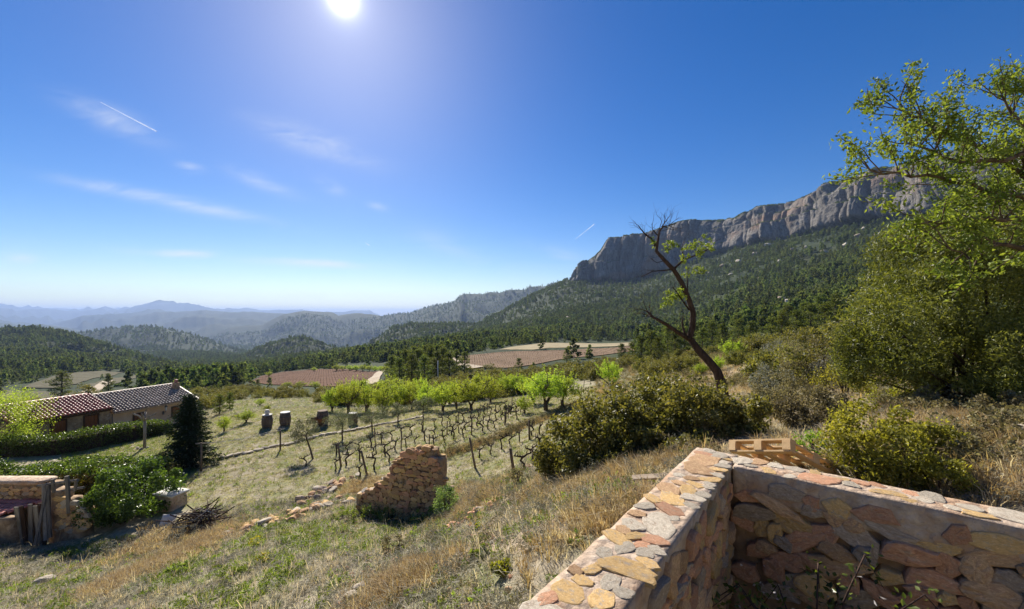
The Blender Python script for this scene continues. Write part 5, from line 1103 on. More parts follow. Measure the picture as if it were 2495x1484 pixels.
def pit_bramble():
    r = np.random.default_rng(15); c = OC-D1*1.25+D2*1.25; p = Vector((c[0], c[1], -3.9)); mb = MB(); C = []; C2 = []
    for i in range(34):
        a = r.random()*6.28; d = np.array([math.cos(a), math.sin(a), 0])*(.3+.8*r.random()); h = .7+1.1*r.random(); P = [np.array([0, 0, -.05])+d*.2, d*.45+(0, 0, h*.8), d*.8+(0, 0, h), d*1.15+(0, 0, h*.8)]
        mb.tube(P, [.012, .01, .007, .003], 4, cap=False); m = 60; q = r.random(m); C.append(np.stack([np.interp(q, [0, .35, .7, 1], [x[k] for x in P]) for k in range(3)], 1)+r.normal(size=(m, 3))*.06)
        if i % 3 == 0: C2.append(P[2]+r.normal(size=(7, 3))*.12+(0, 0, .05))
    o = plant('bramble', (mb.mesh('stem', 'dark_bark', True), crown_mesh('leaves', 'hedge', np.concatenate(C), .055, r, aspect=.6)), p, 0, 1, 'dark bramble growing in the shaded pit inside the wall', 'bramble', None, ('stem', 'leaves'))
    link('young_leaves', crown_mesh('young_leaves', 'pale_leaf', np.concatenate(C2), .032, r, aspect=.6), o)
pit_bramble()
# ---------------------------------------------------------------- pallet on the wall
solid_mat('pallet_wood', (0.54, 0.34, 0.15), (0.72, 0.50, 0.26), 6, .7, .25, .006, 6, .15, (1, .12, 1))
solid_mat('grey_board', (0.30, 0.22, 0.15), (0.45, 0.36, 0.26), 6, .8, .2, .006, 6, .1, (.12, 1, 1))
def pallet2():
    """Pallet lying on the wall top, its near end propped up: open end to the viewer."""
    P0 = at(1775, 1096, 5.70); P1 = at(1926, 1095, 5.02); Q = P1+Vector((.95, .48, -.55))
    o = empty('wooden_pallet', P0); x = (P1-P0); W_ = x.length; x.normalize(); y = Q-P1; y = y-x*y.dot(x); Ln = y.length; y.normalize(); z = x.cross(y)
    if z.z < 0: z = -z
    M = Matrix((x, y, z)).transposed().to_4x4(); M.translation = P0; o.matrix_world = M; s = 1
    def bar(n, c, sz): mb = MB(); mb.box(c, sz); return mb.build(n, 'pallet_wood', o)
    H = .145
    for i in range(5): bar('deck_board', (W_/2, Ln*(.06+.22*i), H-.011), (W_, .10 if i % 2 else .13, .022))
    for xx in (.05, W_/2, W_-.05):
        bar('stringer_board', (xx, Ln/2, H-.034), (.10, Ln-.004, .022))
        for yy in (.06, Ln/2, Ln-.06): bar('block', (xx, yy, H-.084), (.098, .12 if yy != Ln/2 else .14, .077))
        bar('bottom_board', (xx, Ln/2, .011), (.10, Ln, .022))
    for yy in (.06, Ln-.06): bar('bottom_board', (W_/2, yy, .034-.045), (W_, .098, .02))
    tag(o, 'new yellow wooden pallet lying tilted on top of the stone wall', 'pallet')
pallet2()
mb = MB(); mb.box((0, 0, 0), (.55, .10, .025)); q = mb.build('plank', 'grey_board', None, loc=hit(1588, 1182, 4)+Vector((0, 0, .12))); q.rotation_euler = (.25, -.12, -.15); tag(q, 'short plank lying in dry grass outside the long wall', 'plank')
# ---------------------------------------------------------------- ruined gable wall and tumbled stones
def ruin():
    r = np.random.default_rng(17); d0, d1 = 14.4, 13.3; A = gpt(868, d0); B = gpt(1086, d1); p = Vector(A); o = empty('ruined_wall', p); ex = np.array([B.x-A.x, B.y-A.y]); Lw = np.linalg.norm(ex); ex /= Lw; n = np.array([ex[1], -ex[0]])
    pr = [(868,1205),(885,1196),(905,1193),(915,1180),(935,1165),(943,1155),(955,1138),(965,1120),(985,1112),(990,1098),(1010,1090),(1045,1090),(1055,1100),(1068,1120),(1077,1165),(1086,1215)]
    sx = []; sz = []
    for a, row in pr:
        t = (a-868)/(1086-868); dd = d0+(d1-d0)*t; q = at(a, row, dd); sx.append((q.x-A.x)*ex[0]+(q.y-A.y)*ex[1]); sz.append(q.z-p.z)
    top = lambda s: float(np.interp(s, sx, sz)); zb = min(B.z, A.z)-p.z-.3
    # core: stepped masonry mass
    for i, s in enumerate(np.arange(0, Lw, .28)):
        h = top(s+.14)-.10; q = rough_box('core', -.15, .15, -.22-.002*(i % 2), .22+.002*(i % 2), zb, h, 'rubble_wall', o, .03, .12, 30+i); c = ex*(s+.14)-n*.25; q.location = (c[0], c[1], 0); q.rotation_euler = (0, 0, math.atan2(ex[1], ex[0]))
    cnt = lay_face(o, (0, 0), ex, n, 0, Lw, zb+.25, 3.5, r, ('tan_stone', 'ochre_stone', 'tan_stone', 'pink_stone'), (.14, .36), (.10, .19), .022, .05, .02, .1, 250, top)
    for s in np.arange(.05, Lw, .2):
        c = ex*s-n*(.2+.1*r.normal()); link('top_stone', ROCKS[('pale_stone', 'tan_stone', 'ochre_stone')[r.integers(3)]][r.integers(5)], o, (c[0], c[1], top(s)-.05), (r.normal()*.2, r.normal()*.2, r.random()*6), (.30, .34, .20))
    tag(o, 'ruined stone gable wall stepping down to the left on the slope', 'stone wall')
ruin()
def tumbled():
    r = np.random.default_rng(19)
    def line(name, pts, n, s0, s1, mats, lab, spread=.25):
        W_ = [hit(a, b, 4) for a, b in pts]; spots = []
        for i in range(n):
            t = r.random()*(len(W_)-1); k = int(t); q = W_[k].lerp(W_[k+1], t-k); x, y = q.x+r.normal()*spread, q.y+r.normal()*spread; s = s0+(s1-s0)*r.random()**2; spots.append(((x, y, float(gz(x, y))+s*.18), (s*1.2, s, s*.8)))
        rock_pile(name, spots, mats, lab, 'stones', W_[0])
    line('tumbled_stones', [(605,1288),(660,1275),(720,1262),(760,1240),(800,1228),(862,1220)], 95, .14, .5, ('pale_stone', 'ochre_stone', 'tan_stone'), 'line of tumbled pale stones leading to the ruined gable wall')
    line('tumbled_stones', [(752,1222),(790,1195),(815,1178),(850,1172)], 45, .12, .45, ('grey_stone', 'pale_stone', 'tan_stone'), 'bank of grey tumbled stones behind the line of pale ones', .3)
    line('tumbled_stones', [(1095,1290),(1140,1265),(1180,1240),(1215,1222)], 70, .08, .26, ('pale_stone', 'pink_stone', 'grey_stone'), 'low ridge of broken stones on the bare slope right of the green bush', .16)
    line('tumbled_stones', [(580,1290),(540,1310),(490,1335),(440,1345)], 32, .08, .3, ('pink_stone', 'pale_stone'), 'thin line of stones along the dry grass bank', .12)
    line('tumbled_stones', [(1380,890),(1520,880),(1545,876)], 26, .5, 1.4, ('pale_stone', 'grey_stone'), 'pale rock outcrop between the pines above the vineyard', .8)
    for px, b, s, m, lab in ((108,1420,.42,'pale_stone','white stone in the grass at the lower left'),(880,1438,.26,'pale_stone','pale rock beside the brown grass clump, upper of two'),(852,1458,.22,'pale_stone','pale rock beside the brown grass clump, lower of two'),(1075,1330,.16,'pink_stone','pinkish rock on the bare stony slope'),
                             (2490,1068,.42,'pale_stone','white boulder on the dry bank at the right picture edge'),(2395,1112,.16,'pale_stone','small pale rock on the dry bank behind the wall'),(2455,1052,.2,'pale_stone','flat pale rock left of the white boulder'),(1985,1010,.2,'pale_stone','pale weathered root-like stone above the yellow-green shrub')):
        p = hit(px, b, 3); tag(link('rock', ROCKS[m][int(px) % 5], None, p+Vector((0, 0, s*.2)), (.1, .1, px), (s*1.2, s, s*.8)), lab, 'rock')
tumbled()
# ---------------------------------------------------------------- the big bushes
def cloud(parts, r, floor=None):
    C = []
    for (px, row, d), (rx, ry, rz), n, k in parts: C.append(np.array(at(px, row, d))+clumps(n, k, r, rx, ry, rz, .36, .45, -.8))
    C = np.concatenate(C); g = gz(C[:, 0], C[:, 1]); return C[C[:, 2] > g+.04]
def stems(mb, base, C, n, r, r0=.04):
    for i in range(n):
        e = C[r.integers(len(C))]; b = base+np.array([r.normal()*.35, r.normal()*.3, 0]); b[2] = float(gz(b[0], b[1]))-.1; e = b+(e-b)*.85; m = (b+e)/2+r.normal(size=3)*.12; mb.tube([b, m, e], [r0, r0*.6, .006], 6, cap=False)
def oak_bush():
    r = np.random.default_rng(23); p = gpt(1590, 9.2)
    C = cloud([((1430,1092,9.3),(1.15,.9,.75),7000,40),((1530,1050,9.6),(1.3,1.0,1.05),9500,50),((1620,1015,9.8),(1.25,1.0,1.0),9500,50),((1715,1035,9.0),(1.15,.9,.95),8500,50),((1800,1030,8.4),(.65,.6,.55),3500,22),((1370,1120,9.6),(.7,.6,.5),3000,20),((1640,1095,8.3),(1.0,.6,.45),4500,30),((1500,1120,8.7),(.9,.5,.45),4000,24)], r)
    mb = MB(); stems(mb, np.array(p), C, 40, r); o = empty('oak_bush', p); V, F = leaves(C-np.array(p), .085, r, aspect=.6); link('crown', mesh_np('crown', V, F, 'oak'), o)
    Vb, Fb = mb.arrays(); link('stem', mesh_np('stem', Vb-np.array(p), Fb, 'dark_bark', True), o); tag(o, 'large dark evergreen oak bush in front of the leaning tree', 'bush')
oak_bush()
def right_shrub():
    r = np.random.default_rng(25); p = gpt(2380, 9.8)
    C = cloud([((2200,800,9.6),(1.2,1.1,1.45),10000,60),((2320,720,10.2),(1.75,1.4,1.95),17000,90),((2470,760,10.2),(2.0,1.5,2.0),15000,80),((2400,880,9.0),(1.5,.9,.95),9000,50),((2130,880,10.0),(.85,.8,.75),4500,30),((2520,900,8.2),(1.0,.9,1.1),7000,40),((2270,640,10.2),(1.2,1.2,1.15),8000,50),((2440,575,10.5),(1.6,1.3,1.2),10000,60)], r)
    mb = MB(); stems(mb, np.array(p), C, 50, r, .07); o = empty('evergreen_shrub', p); V, F = leaves(C-np.array(p), .10, r, aspect=.32, up=.25); link('crown', mesh_np('crown', V, F, 'phillyrea'), o)
    Vb, Fb = mb.arrays(); link('stem', mesh_np('stem', Vb-np.array(p), Fb, 'dark_bark', True), o); tag(o, 'huge rounded olive-green shrub filling the right picture edge', 'shrub')
right_shrub()
def right_tree():
    r = np.random.default_rng(27); d0 = 7.8; p = gpt(2760, d0); o = empty('spreading_tree', p); mb = MB(); tips = []; P0 = np.array(p)
    fork = np.array(at(2700, 600, d0)); mb.tube([P0+(0, 0, -.2), P0*.5+fork*.5+(.1, 0, 0), fork], [.20, .17, .14], 9, cap=False)
    boughs = [[(2700,600,7.8),(2560,500,7.6),(2400,455,7.5),(2250,430,7.4),(2120,415,7.3)],[(2650,560,7.8),(2500,430,7.7),(2380,350,7.7),(2260,300,7.6),(2190,262,7.6)],[(2660,540,7.8),(2560,400,8.0),(2480,300,8.0),(2440,230,8.0)],
              [(2690,580,7.8),(2520,540,7.3),(2380,530,7.1),(2270,545,7.0)],[(2700,560,7.9),(2620,420,8.3),(2580,280,8.4),(2520,200,8.4)],[(2620,520,7.7),(2480,380,7.5),(2340,395,7.4),(2200,350,7.3)],[(2700,600,7.6),(2560,590,6.9),(2430,600,6.8),(2330,610,6.8)]]
    for bo in boughs:
        P = np.array([np.array(at(*q)) for q in bo]); m = 4*(len(P)-1)+1; t = np.linspace(0, len(P)-1, m); Q = np.stack([np.interp(t, range(len(P)), P[:, i]) for i in range(3)], 1)+r.normal(size=(m, 3))*.03; Q[0] = P[0]
        mb.tube(Q, np.linspace(.07, .012, m), 6, cap=False)
        for i in range(3, m):
            for _ in range(2):
                e = (Q[i]-Q[i-1])/np.linalg.norm(Q[i]-Q[i-1])+.85*unit(1, r)[0]; grow(mb, tips, r, Q[i], e+np.array([0, 0, .25]), .55*(.6+.6*r.random()), .014, 1, (1, 2), .7, .08, .65, .15, 3, 4)
    T = np.array([t[0] for t in tips]); D = np.array([t[1] for t in tips]); n = 14000; i = r.integers(0, len(T), n); C = T[i]-D[i]*(r.random(n)*.42)[:, None]+r.normal(size=(n, 3))*.065
    V, F = leaves(C-P0, .085, r, aspect=.45, up=-.1); link('crown', mesh_np('crown', V, F, 'deciduous'), o); Vb, Fb = mb.arrays(); link('trunk', mesh_np('trunk', Vb-P0, Fb, 'bark', True), o)
    tag(o, 'spreading tree with fresh yellow-green leaves reaching in at the upper right', 'tree')
right_tree()
# ---------------------------------------------------------------- the leaning half-dead tree
def dead_tree():
    r = np.random.default_rng(29); D = 13.5; p = hit(1762, 972, 8); D = p.y; o = empty('leaning_tree', p); P0 = np.array(p)
    def pth(pts, dy=0): return np.array([np.array(at(a, b, D+(q[0] if q else 0)+dy))-P0 for a, b, *q in pts])
    mb = MB(); tr = pth([(1764,985),(1757,935),(1747,905),(1735,889),(1701,852),(1680,824,.1),(1687,796,.15),(1689,762,.1),(1677,727,.05),(1661,689),(1642,658,-.1),(1618,633,-.15),(1599,612,-.15),(1603,585,-.1),(1606,564),(1615,553,.05),(1630,549,.1),(1648,545,.1)])
    rad = [.21,.175,.15,.14,.125,.115,.105,.098,.09,.083,.075,.066,.058,.042,.033,.025,.016,.007]; mb.tube(tr, rad, 9)
    mb.build('trunk', 'dark_bark', o, True)
    br = [([(1600,605),(1586,581),(1572,571,.1),(1563,560,.2),(1555,549,.2)], .04),([(1678,826),(1652,810,-.2),(1621,789,-.35),(1590,772,-.4),(1575,757,-.4)], .085),([(1575,758,-.4),(1560,752,-.4),(1541,758,-.45)], .014),([(1640,656),(1617,659,-.2),(1590,661,-.3),(1562,675,-.4)], .032),
          ([(1642,655),(1666,633,.3),(1701,620,.5),(1735,602,.6)], .04),([(1682,830),(1668,812,.3),(1662,790,.4),(1664,770,.4)], .05),([(1680,756),(1659,727,-.3),(1645,706,-.4),(1638,700,-.4)], .03),([(1676,722),(1675,690,.2),(1676,660,.3)], .025),([(1604,575),(1590,560,-.2),(1588,545,-.3)], .02),([(1612,553),(1625,535,.1),(1632,525,.1)], .018),([(1606,560),(1612,540,-.1),(1608,530,-.1)], .014),([(1666,633,.3),(1660,605,.4),(1668,585,.4)], .018),([(1620,635),(1600,640,-.3),(1585,630,-.4)], .018)]
    tips = []
    for pts, r0 in br:
        q = pth(pts); m = MB(); m.tube(q, np.linspace(r0, r0*.35, len(q)), 6)
        for i in range(1, len(q)):
            for _ in range(3):
                d = q[i]-q[i-1]; d /= np.linalg.norm(d); t2 = []; grow(m, t2, r, q[i-1]+(q[i]-q[i-1])*r.random(), d+.8*unit(1, r)[0]+np.array([0, 0, .2]), .30*(.5+r.random()), max(.004, r0*.16), 1, (1, 3), .7, .05, .7, .2, 3, 4)
        m.build('branch', 'dark_bark', o, True)
    for _ in range(16): t2 = []; m = MB(); grow(m, t2, r, tr[-2-r.integers(3)], unit(1, r)[0]+np.array([.3, 0, .6]), .35, .008, 1, (2, 3), .6, .05, .7, .15, 3, 4); m.build('twig', 'dark_bark', o, True)
    C = []
    for px, row, dy, s, n in ((1640,594,0,.22,130),(1625,603,0,.16,70),(1705,598,.4,.34,260),(1690,610,.4,.26,160),(1735,598,.6,.18,60),(1665,632,.3,.16,80),(1698,660,.4,.2,100),(1712,655,.4,.14,50),(1645,722,-.3,.24,210),(1628,732,-.4,.18,120),(1660,712,-.1,.18,90),(1592,592,-.1,.14,40),(1675,668,.3,.12,40)):
        k = max(3, n//14); cc = np.array(at(px, row, D+dy))-P0+r.normal(size=(k, 3))*s*.55; C.append(cc[r.integers(0, k, n)]+r.normal(size=(n, 3))*.045)
    V, F = leaves(np.concatenate(C), .095, r, aspect=.5); link('leaves', mesh_np('leaves', V, F, 'deciduous'), o); tag(o, 'leaning half-dead tree with dark twisted trunk and few leaf tufts', 'tree')
dead_tree()
# ---------------------------------------------------------------- single shrubs near the viewpoint
def px_bush(name, px, b, w, h, mat, size, n, lab, seed, cat='shrub', k=26, bark='dark_bark', **kw):
    p = hit(px, b, 3); rx = w/2/FPX*p.y; rz = h/1.6/FPX*p.y; return plant(name, bush(seed, rx, rx*.85, rz, n, mat, size, k, .36, .45, 8, bark, **kw), p, 0, 1, lab, cat, None, ('stem', 'crown'))
px_bush('lentisk_shrub', 2150, 1165, 230, 180, 'shrub', .05, 7500, 'yellow-green lentisk shrub behind the wall, largest of the group', 31, k=44)
px_bush('lentisk_shrub', 2275, 1120, 140, 110, 'shrub', .05, 3800, 'darker yellow-green lentisk shrub right behind the largest one', 32, k=30)
px_bush('lentisk_shrub', 2290, 1210, 130, 95, 'shrub', .04, 3200, 'low leafy lentisk at the back edge of the wall, rightmost of the group', 33, k=26)
px_bush('lentisk_shrub', 2165, 1190, 120, 95, 'shrub', .04, 3000, 'low leafy lentisk at the foot of the largest yellow-green shrub', 36, k=26)
px_bush('lentisk_shrub', 1985, 1112, 90, 60, 'bright_shrub', .04, 1600, 'small bright shrub peeping over the tilted pallet', 34)
px_bush('euphorbia_bush', 1088, 1256, 70, 74, 'euphorbia', .05, 2600, 'round pale green spurge bush right of the ruined gable wall', 35, k=40, zmin=-.2)
for i, (px, b, w, h, mat, lab) in enumerate(((905,1264,60,34,'hedge','dark weeds at the foot of the ruined wall, leftmost of four'),(948,1270,60,36,'hedge','dark weeds at the foot of the ruined wall, second of four'),(992,1274,66,40,'scrub','dry dark weeds at the foot of the ruined wall, third of four'),(1036,1276,64,44,'hedge','dark weeds at the foot of the ruined wall, beside the spurge'),(870,1266,60,34,'green_grass','clump of spiky green leaves below the ruined gable wall'),(975,1345,80,48,'scrub','dark green heather clump on the slope below the ruined wall'),(700,1400,90,40,'green_grass','fresh green weed patch at the lower middle'),(430,1402,60,34,'green_grass','fresh green weed patch at the lower left'),
    (1170,1362,44,30,'green_grass','small green weed clump on the bare stony slope'),(1262,1180,60,40,'scrub','low dark scrub by the left end of the oak bush'),(830,1262,60,30,'green_grass','green weeds beside the tumbled stones'),(560,1415,70,34,'green_grass','green weed patch between the two lower ones'),
    (1090,1100,70,38,'scrub','brown scrub tuft right behind the ruined wall'),(1225,1400,50,34,'shrub','green weed clump beside the long wall'),(290,1350,70,36,'scrub_grey','grey-leaved shrub in the dry grass before the shed'),(440,1315,70,34,'scrub_grey','grey-leaved shrub below the white slab'))):
    px_bush('weed_clump', px, b, w, h, mat, .05, 700, lab, 120+i, 'plant', 16)
for i, (px, b, s) in enumerate(((620,1336,30),(642,1376,32),(1165,1290,16),(1220,1395,14))):
    p = hit(px, b, 3); k = s/FPX*p.y; r = np.random.default_rng(140+i); o = plant('flowering_spurge', bush(150+i, k*.6, k*.6, k*.5, 260, 'green_grass', .045, 10, .4, .4), p, 0, 1, ('yellow-flowering spurge on the slope, upper left of the pair','yellow-flowering spurge on the slope, lower right of the pair','small yellow-flowering spurge near the broken stones','small yellow-flowering spurge beside the long wall')[i], 'plant', None, ('stem', 'leaves'))
    C = clumps(160, 14, r, k*.6, k*.6, k*.3, .25, .6, 0)+(0, 0, k*.55); link('flower_heads', crown_mesh('flower_heads', 'yellow_flower', C, .035, r, aspect=.8), o)
rs = [(1905,985,120,95,'scrub','tall brown heath bush with dark hollow, on the bank'),(1985,930,150,110,'scrub','broad olive-brown heath bush below the pines'),(1880,960,90,80,'scrub_grey','silvery grey bush on the bank right of the leaning trunk'),(2060,960,130,95,'shrub','yellow-green bush at the left foot of the huge shrub'),(1940,1040,130,70,'scrub','low brown heath bush above the pallet'),
      (2020,1020,110,70,'scrub','low dark heath bush left of the largest lentisk'),(1850,1010,80,50,'scrub','low brown heath bush touching the oak bush'),(2210,985,160,80,'shrub','leafy yellow-green bush under the huge shrub'),(2330,1000,150,70,'scrub_grey','greyish bush in the shade of the huge shrub'),(1920,905,90,70,'scrub','rounded brown heath bush higher up the bank'),
      (2470,1020,150,70,'scrub','brown dry bush at the right picture edge')]
for i, (px, b, w, h, mat, lab) in enumerate(rs): px_bush('heath_bush', px, b, w, h, mat, .06, 3000, lab, 160+i, 'bush', 34)
def dry_twigs():
    r = np.random.default_rng(39); p = hit(2050, 1150, 3); o = empty('dry_twigs', p)
    mb = MB()
    for i in range(70): a = r.random()*6.28; d = np.array([math.cos(a), math.sin(a), .3+.8*r.random()]); l = .25+.35*r.random(); mb.tube([d*.02, d*l*.5+r.normal(size=3)*.03, d*l+(0, 0, -.1)+r.normal(size=3)*.04], [.005, .004, .002], 4, cap=False)
    mb.build('twigs', 'dry_twig', o); tag(o, 'tangle of bleached dry twigs between pallet and lentisk shrub', 'twigs')
solid_mat('dry_twig', (0.36, 0.31, 0.25), (0.55, 0.49, 0.41), 10, .9, .1, 0, 3, 0); dry_twigs()
# ================================================================ grass, weeds, pebbles: what nobody could count
def tuft(seed, n, h, spread, mat, wid=.007, lean=.5):
    r = np.random.default_rng(seed); a = r.random(n)*6.283; b = np.stack([np.cos(a), np.sin(a), 0*a], 1); q = r.random(n)**.6; base = b*(spread*.45*q)[:, None]; hh = h*(.5+.6*r.random(n)); ln = lean*(.3+r.random(n))
    t = np.stack([-b[:, 1], b[:, 0], b[:, 2]], 1); u = unit(n, r); u[:, 2] *= .1; t = t+.8*u; t /= np.linalg.norm(t, axis=1)[:, None]; w = wid*(.6+.8*r.random(n))
    mid = base+b*(hh*ln*.35)[:, None]+np.array([0, 0, 1.])*(hh*.6)[:, None]; tip = base+b*(hh*ln)[:, None]+np.array([0, 0, 1.])*(hh*np.sqrt(np.clip(1-ln*ln*.5, .15, 1)))[:, None]
    V = np.stack([base-t*w[:, None]/2, base+t*w[:, None]/2, mid+t*w[:, None]*.45, mid-t*w[:, None]*.45, tip], 1).reshape(-1, 3); V[:, 2] -= .01; k = np.arange(n)*5
    return mesh_np('tuft', V, [np.stack([k+3, k+2, k+4], 1), np.stack([k, k+1, k+2, k+3], 1)], mat)
def region(n, px0, px1, d0, d1, r):
    y = np.sqrt(d0*d0+(d1*d1-d0*d0)*r.random(n)); px = px0+(px1-px0)*r.random(n); x = U(px)*y; return x, y, px
def off_wall(x, y):
    a, b = wall_uv(x, y); return ~((a > -7) & (a < .02) & (b > -.02))
def grasses():
    r = np.random.default_rng(43)
    TH = [tuft(800+i, 22, .12, .30, 'thatch', .010, 1.9) for i in range(4)]; ST = [tuft(810+i, 20, .19, .18, 'straw', .008, .8) for i in range(4)]; BR = [tuft(820+i, 34, .22, .26, 'brown_grass', .008, .85) for i in range(4)]
    GR = [tuft(830+i, 18, .12, .2, 'green_grass', .012, .9) for i in range(4)]; LW = [tuft(840+i, 18, .07, .24, 'lawn', .012, 1.0) for i in range(4)]; SC_ = [bush(850+i, .2, .2, .16, 160, 'scrub', .04, 8, .5, .3)[1] for i in range(3)]
    WD = [bush(870+i, .13, .13, .07, 70, 'green_grass', .045, 8, .5, .3, aspect=.5)[1] for i in range(3)]; GY = [bush(880+i, .15, .15, .09, 110, 'scrub_grey', .035, 8, .5, .3, aspect=.25)[1] for i in range(3)]
    def put(name, x, y, prot, lab, cat, s0, s1, tilt=.12):
        k = off_wall(x, y); x, y = x[k], y[k]; scatter(name, np.stack([x, y, gz(x, y)], 1), prot, lab, cat, r, s0, s1, tilt=tilt)
    nz = lambda x, y, s, sd: fbm(x/s, y/s, 3, sd)
    # slope in the foreground
    x, y, px = region(19000, -150, 1700, 3.4, 16.5, r); g = nz(x, y, 1.6, 301); b = nz(x, y, 2.2, 305); bare = sstep(.15, .5, fbm(x/1.8, y/1.8, 3, 31))*sstep(-3.5, -.5, x)
    bare = np.maximum(bare, .75*sstep(-1.5, .5, x)*(1-sstep(9, 12, y))); k = r.random(len(x)) < .97-.62*bare; k &= ~((px < 470) & (y > 15)); gm = k & (g > .12); bm_ = k & (b > .30) & ~gm; tm = k & ~gm & ~bm_
    put('dry_thatch', x[tm], y[tm], TH+TH+TH+ST[:1]+GY+GY+WD, 'bleached flattened straw covering the foreground slope', 'grass', .6, 1.25)
    put('straw_patches', x[bm_], y[bm_], ST+TH+TH+GY, 'patches of pale standing straw on the foreground slope', 'grass', .6, 1.2)
    put('weed_grass', x[gm], y[gm], GR+TH[:3]+WD+GY[:1], 'green grass and weeds growing through the straw', 'grass', .6, 1.3)
    k2 = (x > -2.5) & (y < 13) & (r.random(len(x)) < .16); put('dead_brush', x[k2], y[k2], [bush(860+i, .16, .16, .13, 150, 'scrub_grey' if i else 'scrub', .035, 8, .5, .3, aspect=.2)[1] for i in range(3)], 'grey dead brush on the bare slope beside the wall', 'brush', .6, 1.5)
    # dry golden banks
    X = []; Y = []
    for pts, n, sp in (([(560,1285),(480,1330),(400,1370),(330,1400),(250,1440)], 1500, .42),([(330,1320),(480,1300),(250,1370)], 700, .7),([(960,1440),(1000,1400),(1040,1390),(920,1470)], 900, .3),([(1110,1190),(1150,1215),(1190,1225),(1120,1230)], 900, .42),([(1330,1165),(1450,1160),(1560,1150),(1640,1120)], 620, .34),([(1300,1195),(1400,1190),(1500,1180)], 260, .4),([(900,1195),(860,1190),(930,1170)], 350, .4),([(1500,1240),(1420,1300)], 200, .4)):
        W_ = [hit(a, b_, 3.5) for a, b_ in pts]; t = r.random(n)*(len(W_)-1); i = t.astype(int); f = t-i; P_ = np.array([[q.x, q.y] for q in W_]); q = P_[i]+(P_[np.minimum(i+1, len(W_)-1)]-P_[i])*f[:, None]+r.normal(size=(n, 2))*sp; X.append(q[:, 0]); Y.append(q[:, 1])
    X = np.concatenate(X); Y = np.concatenate(Y); k = Y > 2.8; put('dry_grass', X[k], Y[k], BR+ST, 'tall golden brown dry grass on the banks', 'grass', .6, 1.25)
    # rough lawn and vineyard floor
    x, y, px = region(34000, 380, 1620, 14.5, 40, r); k = ~((px < 470) & (y < 17)); put('rough_lawn', x[k], y[k], LW+LW+[GR[0], TH[0]], 'short rough grass of the lawn and vineyard floor', 'grass', .7, 1.5)
    x, y, px = region(9000, 150, 480, 19.5, 34, r); put('garden_lawn', x, y, LW+GR[:2], 'mown garden grass between the hedges and the fir', 'grass', .7, 1.3); x, y, px = region(7000, 460, 1000, 38, 64, r); put('meadow_grass', x, y, LW+TH[:2]+[GR[1]], 'dry meadow grass beyond the barrels', 'grass', 1.4, 2.6)
    X = []; Y = []                                                # strip of brown scrub through the vineyard
    W_ = [hit(a, b_, 8) for a, b_ in ((1085,1112),(1180,1080),(1260,1045),(1330,1020),(1400,985))]; t = r.random(420)*4; i = t.astype(int).clip(0, 3); P_ = np.array([[q.x, q.y] for q in W_]); q = P_[i]+(P_[i+1]-P_[i])*(t-i)[:, None]+r.normal(size=(420, 2))*.28; put('brown_scrub', q[:, 0], q[:, 1], BR+SC_, 'strip of brown scrub between the vine rows', 'scrub', .8, 1.5)
    # bank on the right
    x, y, px = region(17000, 1640, 2650, 4.2, 30, r); k = nz(x, y, 1.1, 311) > -.35; x, y = x[k], y[k]; m = nz(x, y, 1.4, 315); put('bank_grass', x[m < .18], y[m < .18], BR[:2]+ST+TH+TH, 'dry brown grass on the bank right of the wall', 'grass', .6, 1.2); put('bank_heath', x[m >= .18][::2], y[m >= .18][::2], SC_+[BR[0]], 'low brown heath dotted over the right bank', 'scrub', .8, 2.0)
    x, y, px = region(5200, 1450, 2100, 28, 80, r); put('slope_grass', x, y, BR+TH+SC_, 'dry grass and heath on the slope behind the leaning tree', 'grass', 1.2, 2.6)
    x, y, px = region(2600, 2130, 2680, 4.3, 9.5, r); put('bank_straw', x, y, BR+ST+TH+GY, 'matted dry grass on the bank behind the low lentisks', 'grass', .7, 1.3)
    SK = [tuft(890+i, 5, .42, .2, 'straw', .007, 1.1) for i in range(4)]; x, y, px = region(1500, -100, 1660, 3.4, 15.5, r); put('dry_stalks', x, y, SK, 'long bleached stalks leaning over the slope', 'grass', .6, 1.2, .25)
    B4 = [OAKS[0][1], OAKS[2][1]]+[bush(895+i, 1.0, 1.0, .75, 1500, m, .08, 26, .36, .4)[1] for i, m in enumerate(('scrub', 'scrub', 'shrub', 'scrub_grey'))]; x, y, px = region(210, 1790, 2160, 13.5, 46, r); k = ~((px < 1850) & (y < 24)); put('bank_shrubs', x[k], y[k], B4, 'mixed heath and oak scrub covering the bank below the pines', 'scrub', .35, .95)
    # pebbles on the bare slope and around the ruins
    x, y, px = region(4200, 800, 1650, 3.4, 14, r); bare = sstep(.0, .5, fbm(x/1.8, y/1.8, 3, 31)); k = (r.random(len(x)) < .12+.8*bare) & off_wall(x, y); x, y = x[k], y[k]
    scatter('pebbles', np.stack([x, y, gz(x, y)+.01], 1), ROCKS['pink_stone'][:2]+ROCKS['pale_stone'][:2]+ROCKS['tan_stone'][:2], 'small broken stones strewn over the bare slope', 'pebbles', r, .03, .12)
grasses()
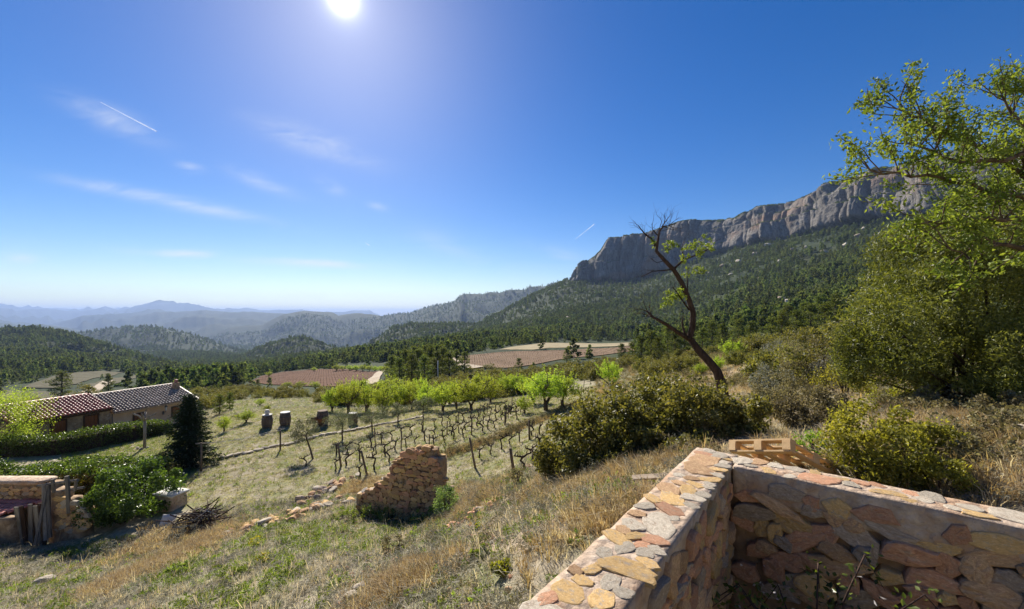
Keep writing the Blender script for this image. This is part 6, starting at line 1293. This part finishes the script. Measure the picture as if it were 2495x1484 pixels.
# ---------------------------------------------------------------- boulders on the mountain slope
def boulders():
    r = np.random.default_rng(47)
    spots = [(1880,722,9),(1905,735,12),(1925,742,14),(1950,712,8),(1990,640,7),(1985,672,8),(2010,700,6),(1845,775,6),(1668,767,7),(1955,690,7),(1900,640,7),(1930,612,8),(1965,605,7),(2010,618,9),(2060,600,9),(2090,580,10),(1870,600,8),(1840,622,9),(1800,640,9),(1760,650,8),(1780,672,6),(1730,668,6),(1710,760,5),(1690,700,5),(1730,705,5),(1850,680,5),(2080,640,7),(2040,660,6),(2105,560,9),(2140,575,8),(1660,640,7),(1820,720,6),(1385,782,14),(1780,735,5),(1805,755,5),(1995,725,9),(1960,745,9),(2100,545,8)]
    for i, (px, row, w) in enumerate(spots):
        p = hit(px, row, 60); s = w/FPX*p.y; m = ('pale_stone', 'grey_stone')[i % 2]; tag(link('boulder', ROCKS[m][i % 5], None, p+Vector((0, 0, s*.3+.3)), (r.normal()*.3, r.normal()*.3, r.random()*6), (s*2.3, s*1.8, s*1.9)), ORD[sorted(q[0]+q[1]*.001 for q in spots).index(px+row*.001)]+' pale boulder from the left on the pine slope under the cliff', 'boulder', 'boulders under the cliff')
boulders()
# ---------------------------------------------------------------- condensation trails
def contrails():
    m, nt, L = new_mat('ice_cloud'); t = nn(nt, 'ShaderNodeBsdfTranslucent'); t.inputs[0].default_value = (.95, .95, .97, 1); d = nn(nt, 'ShaderNodeBsdfDiffuse'); d.inputs[0].default_value = (.9, .9, .93, 1); a = nn(nt, 'ShaderNodeMixShader'); L.new(t.outputs[0], a.inputs[1]); L.new(d.outputs[0], a.inputs[2]); a.inputs[0].default_value = .4
    tr = nn(nt, 'ShaderNodeBsdfTransparent'); geo = nn(nt, 'ShaderNodeNewGeometry'); dn = nn(nt, 'ShaderNodeMath', operation='MULTIPLY'); dn.inputs[1].default_value = .5; L.new(noise(nt, L, geo.outputs['Position'], .004, 4), dn.inputs[0])
    b = nn(nt, 'ShaderNodeMixShader'); L.new(dn.outputs[0], b.inputs[0]); L.new(tr.outputs[0], b.inputs[1]); L.new(a.outputs[0], b.inputs[2]); o = nn(nt, 'ShaderNodeOutputMaterial'); L.new(b.outputs[0], o.inputs[0])
    for A, B, d, w, lab in (((245,249),(381,320),14000,24,'long white condensation trail high in the left sky'),((1402,583),(1448,546),24000,26,'short white condensation trail above the cliff end'),((888,590),(900,598),26000,26,'tiny condensation trail low over the valley')):
        P = [np.array(at(A[0]+(B[0]-A[0])*t, A[1]+(B[1]-A[1])*t, d)) for t in np.linspace(0, 1, 12)]; mb = MB(); mb.tube(P, np.linspace(w*.3, w, 12), 8); tag(mb.build('contrail', 'ice_cloud', None, True), lab, 'contrail')
contrails()
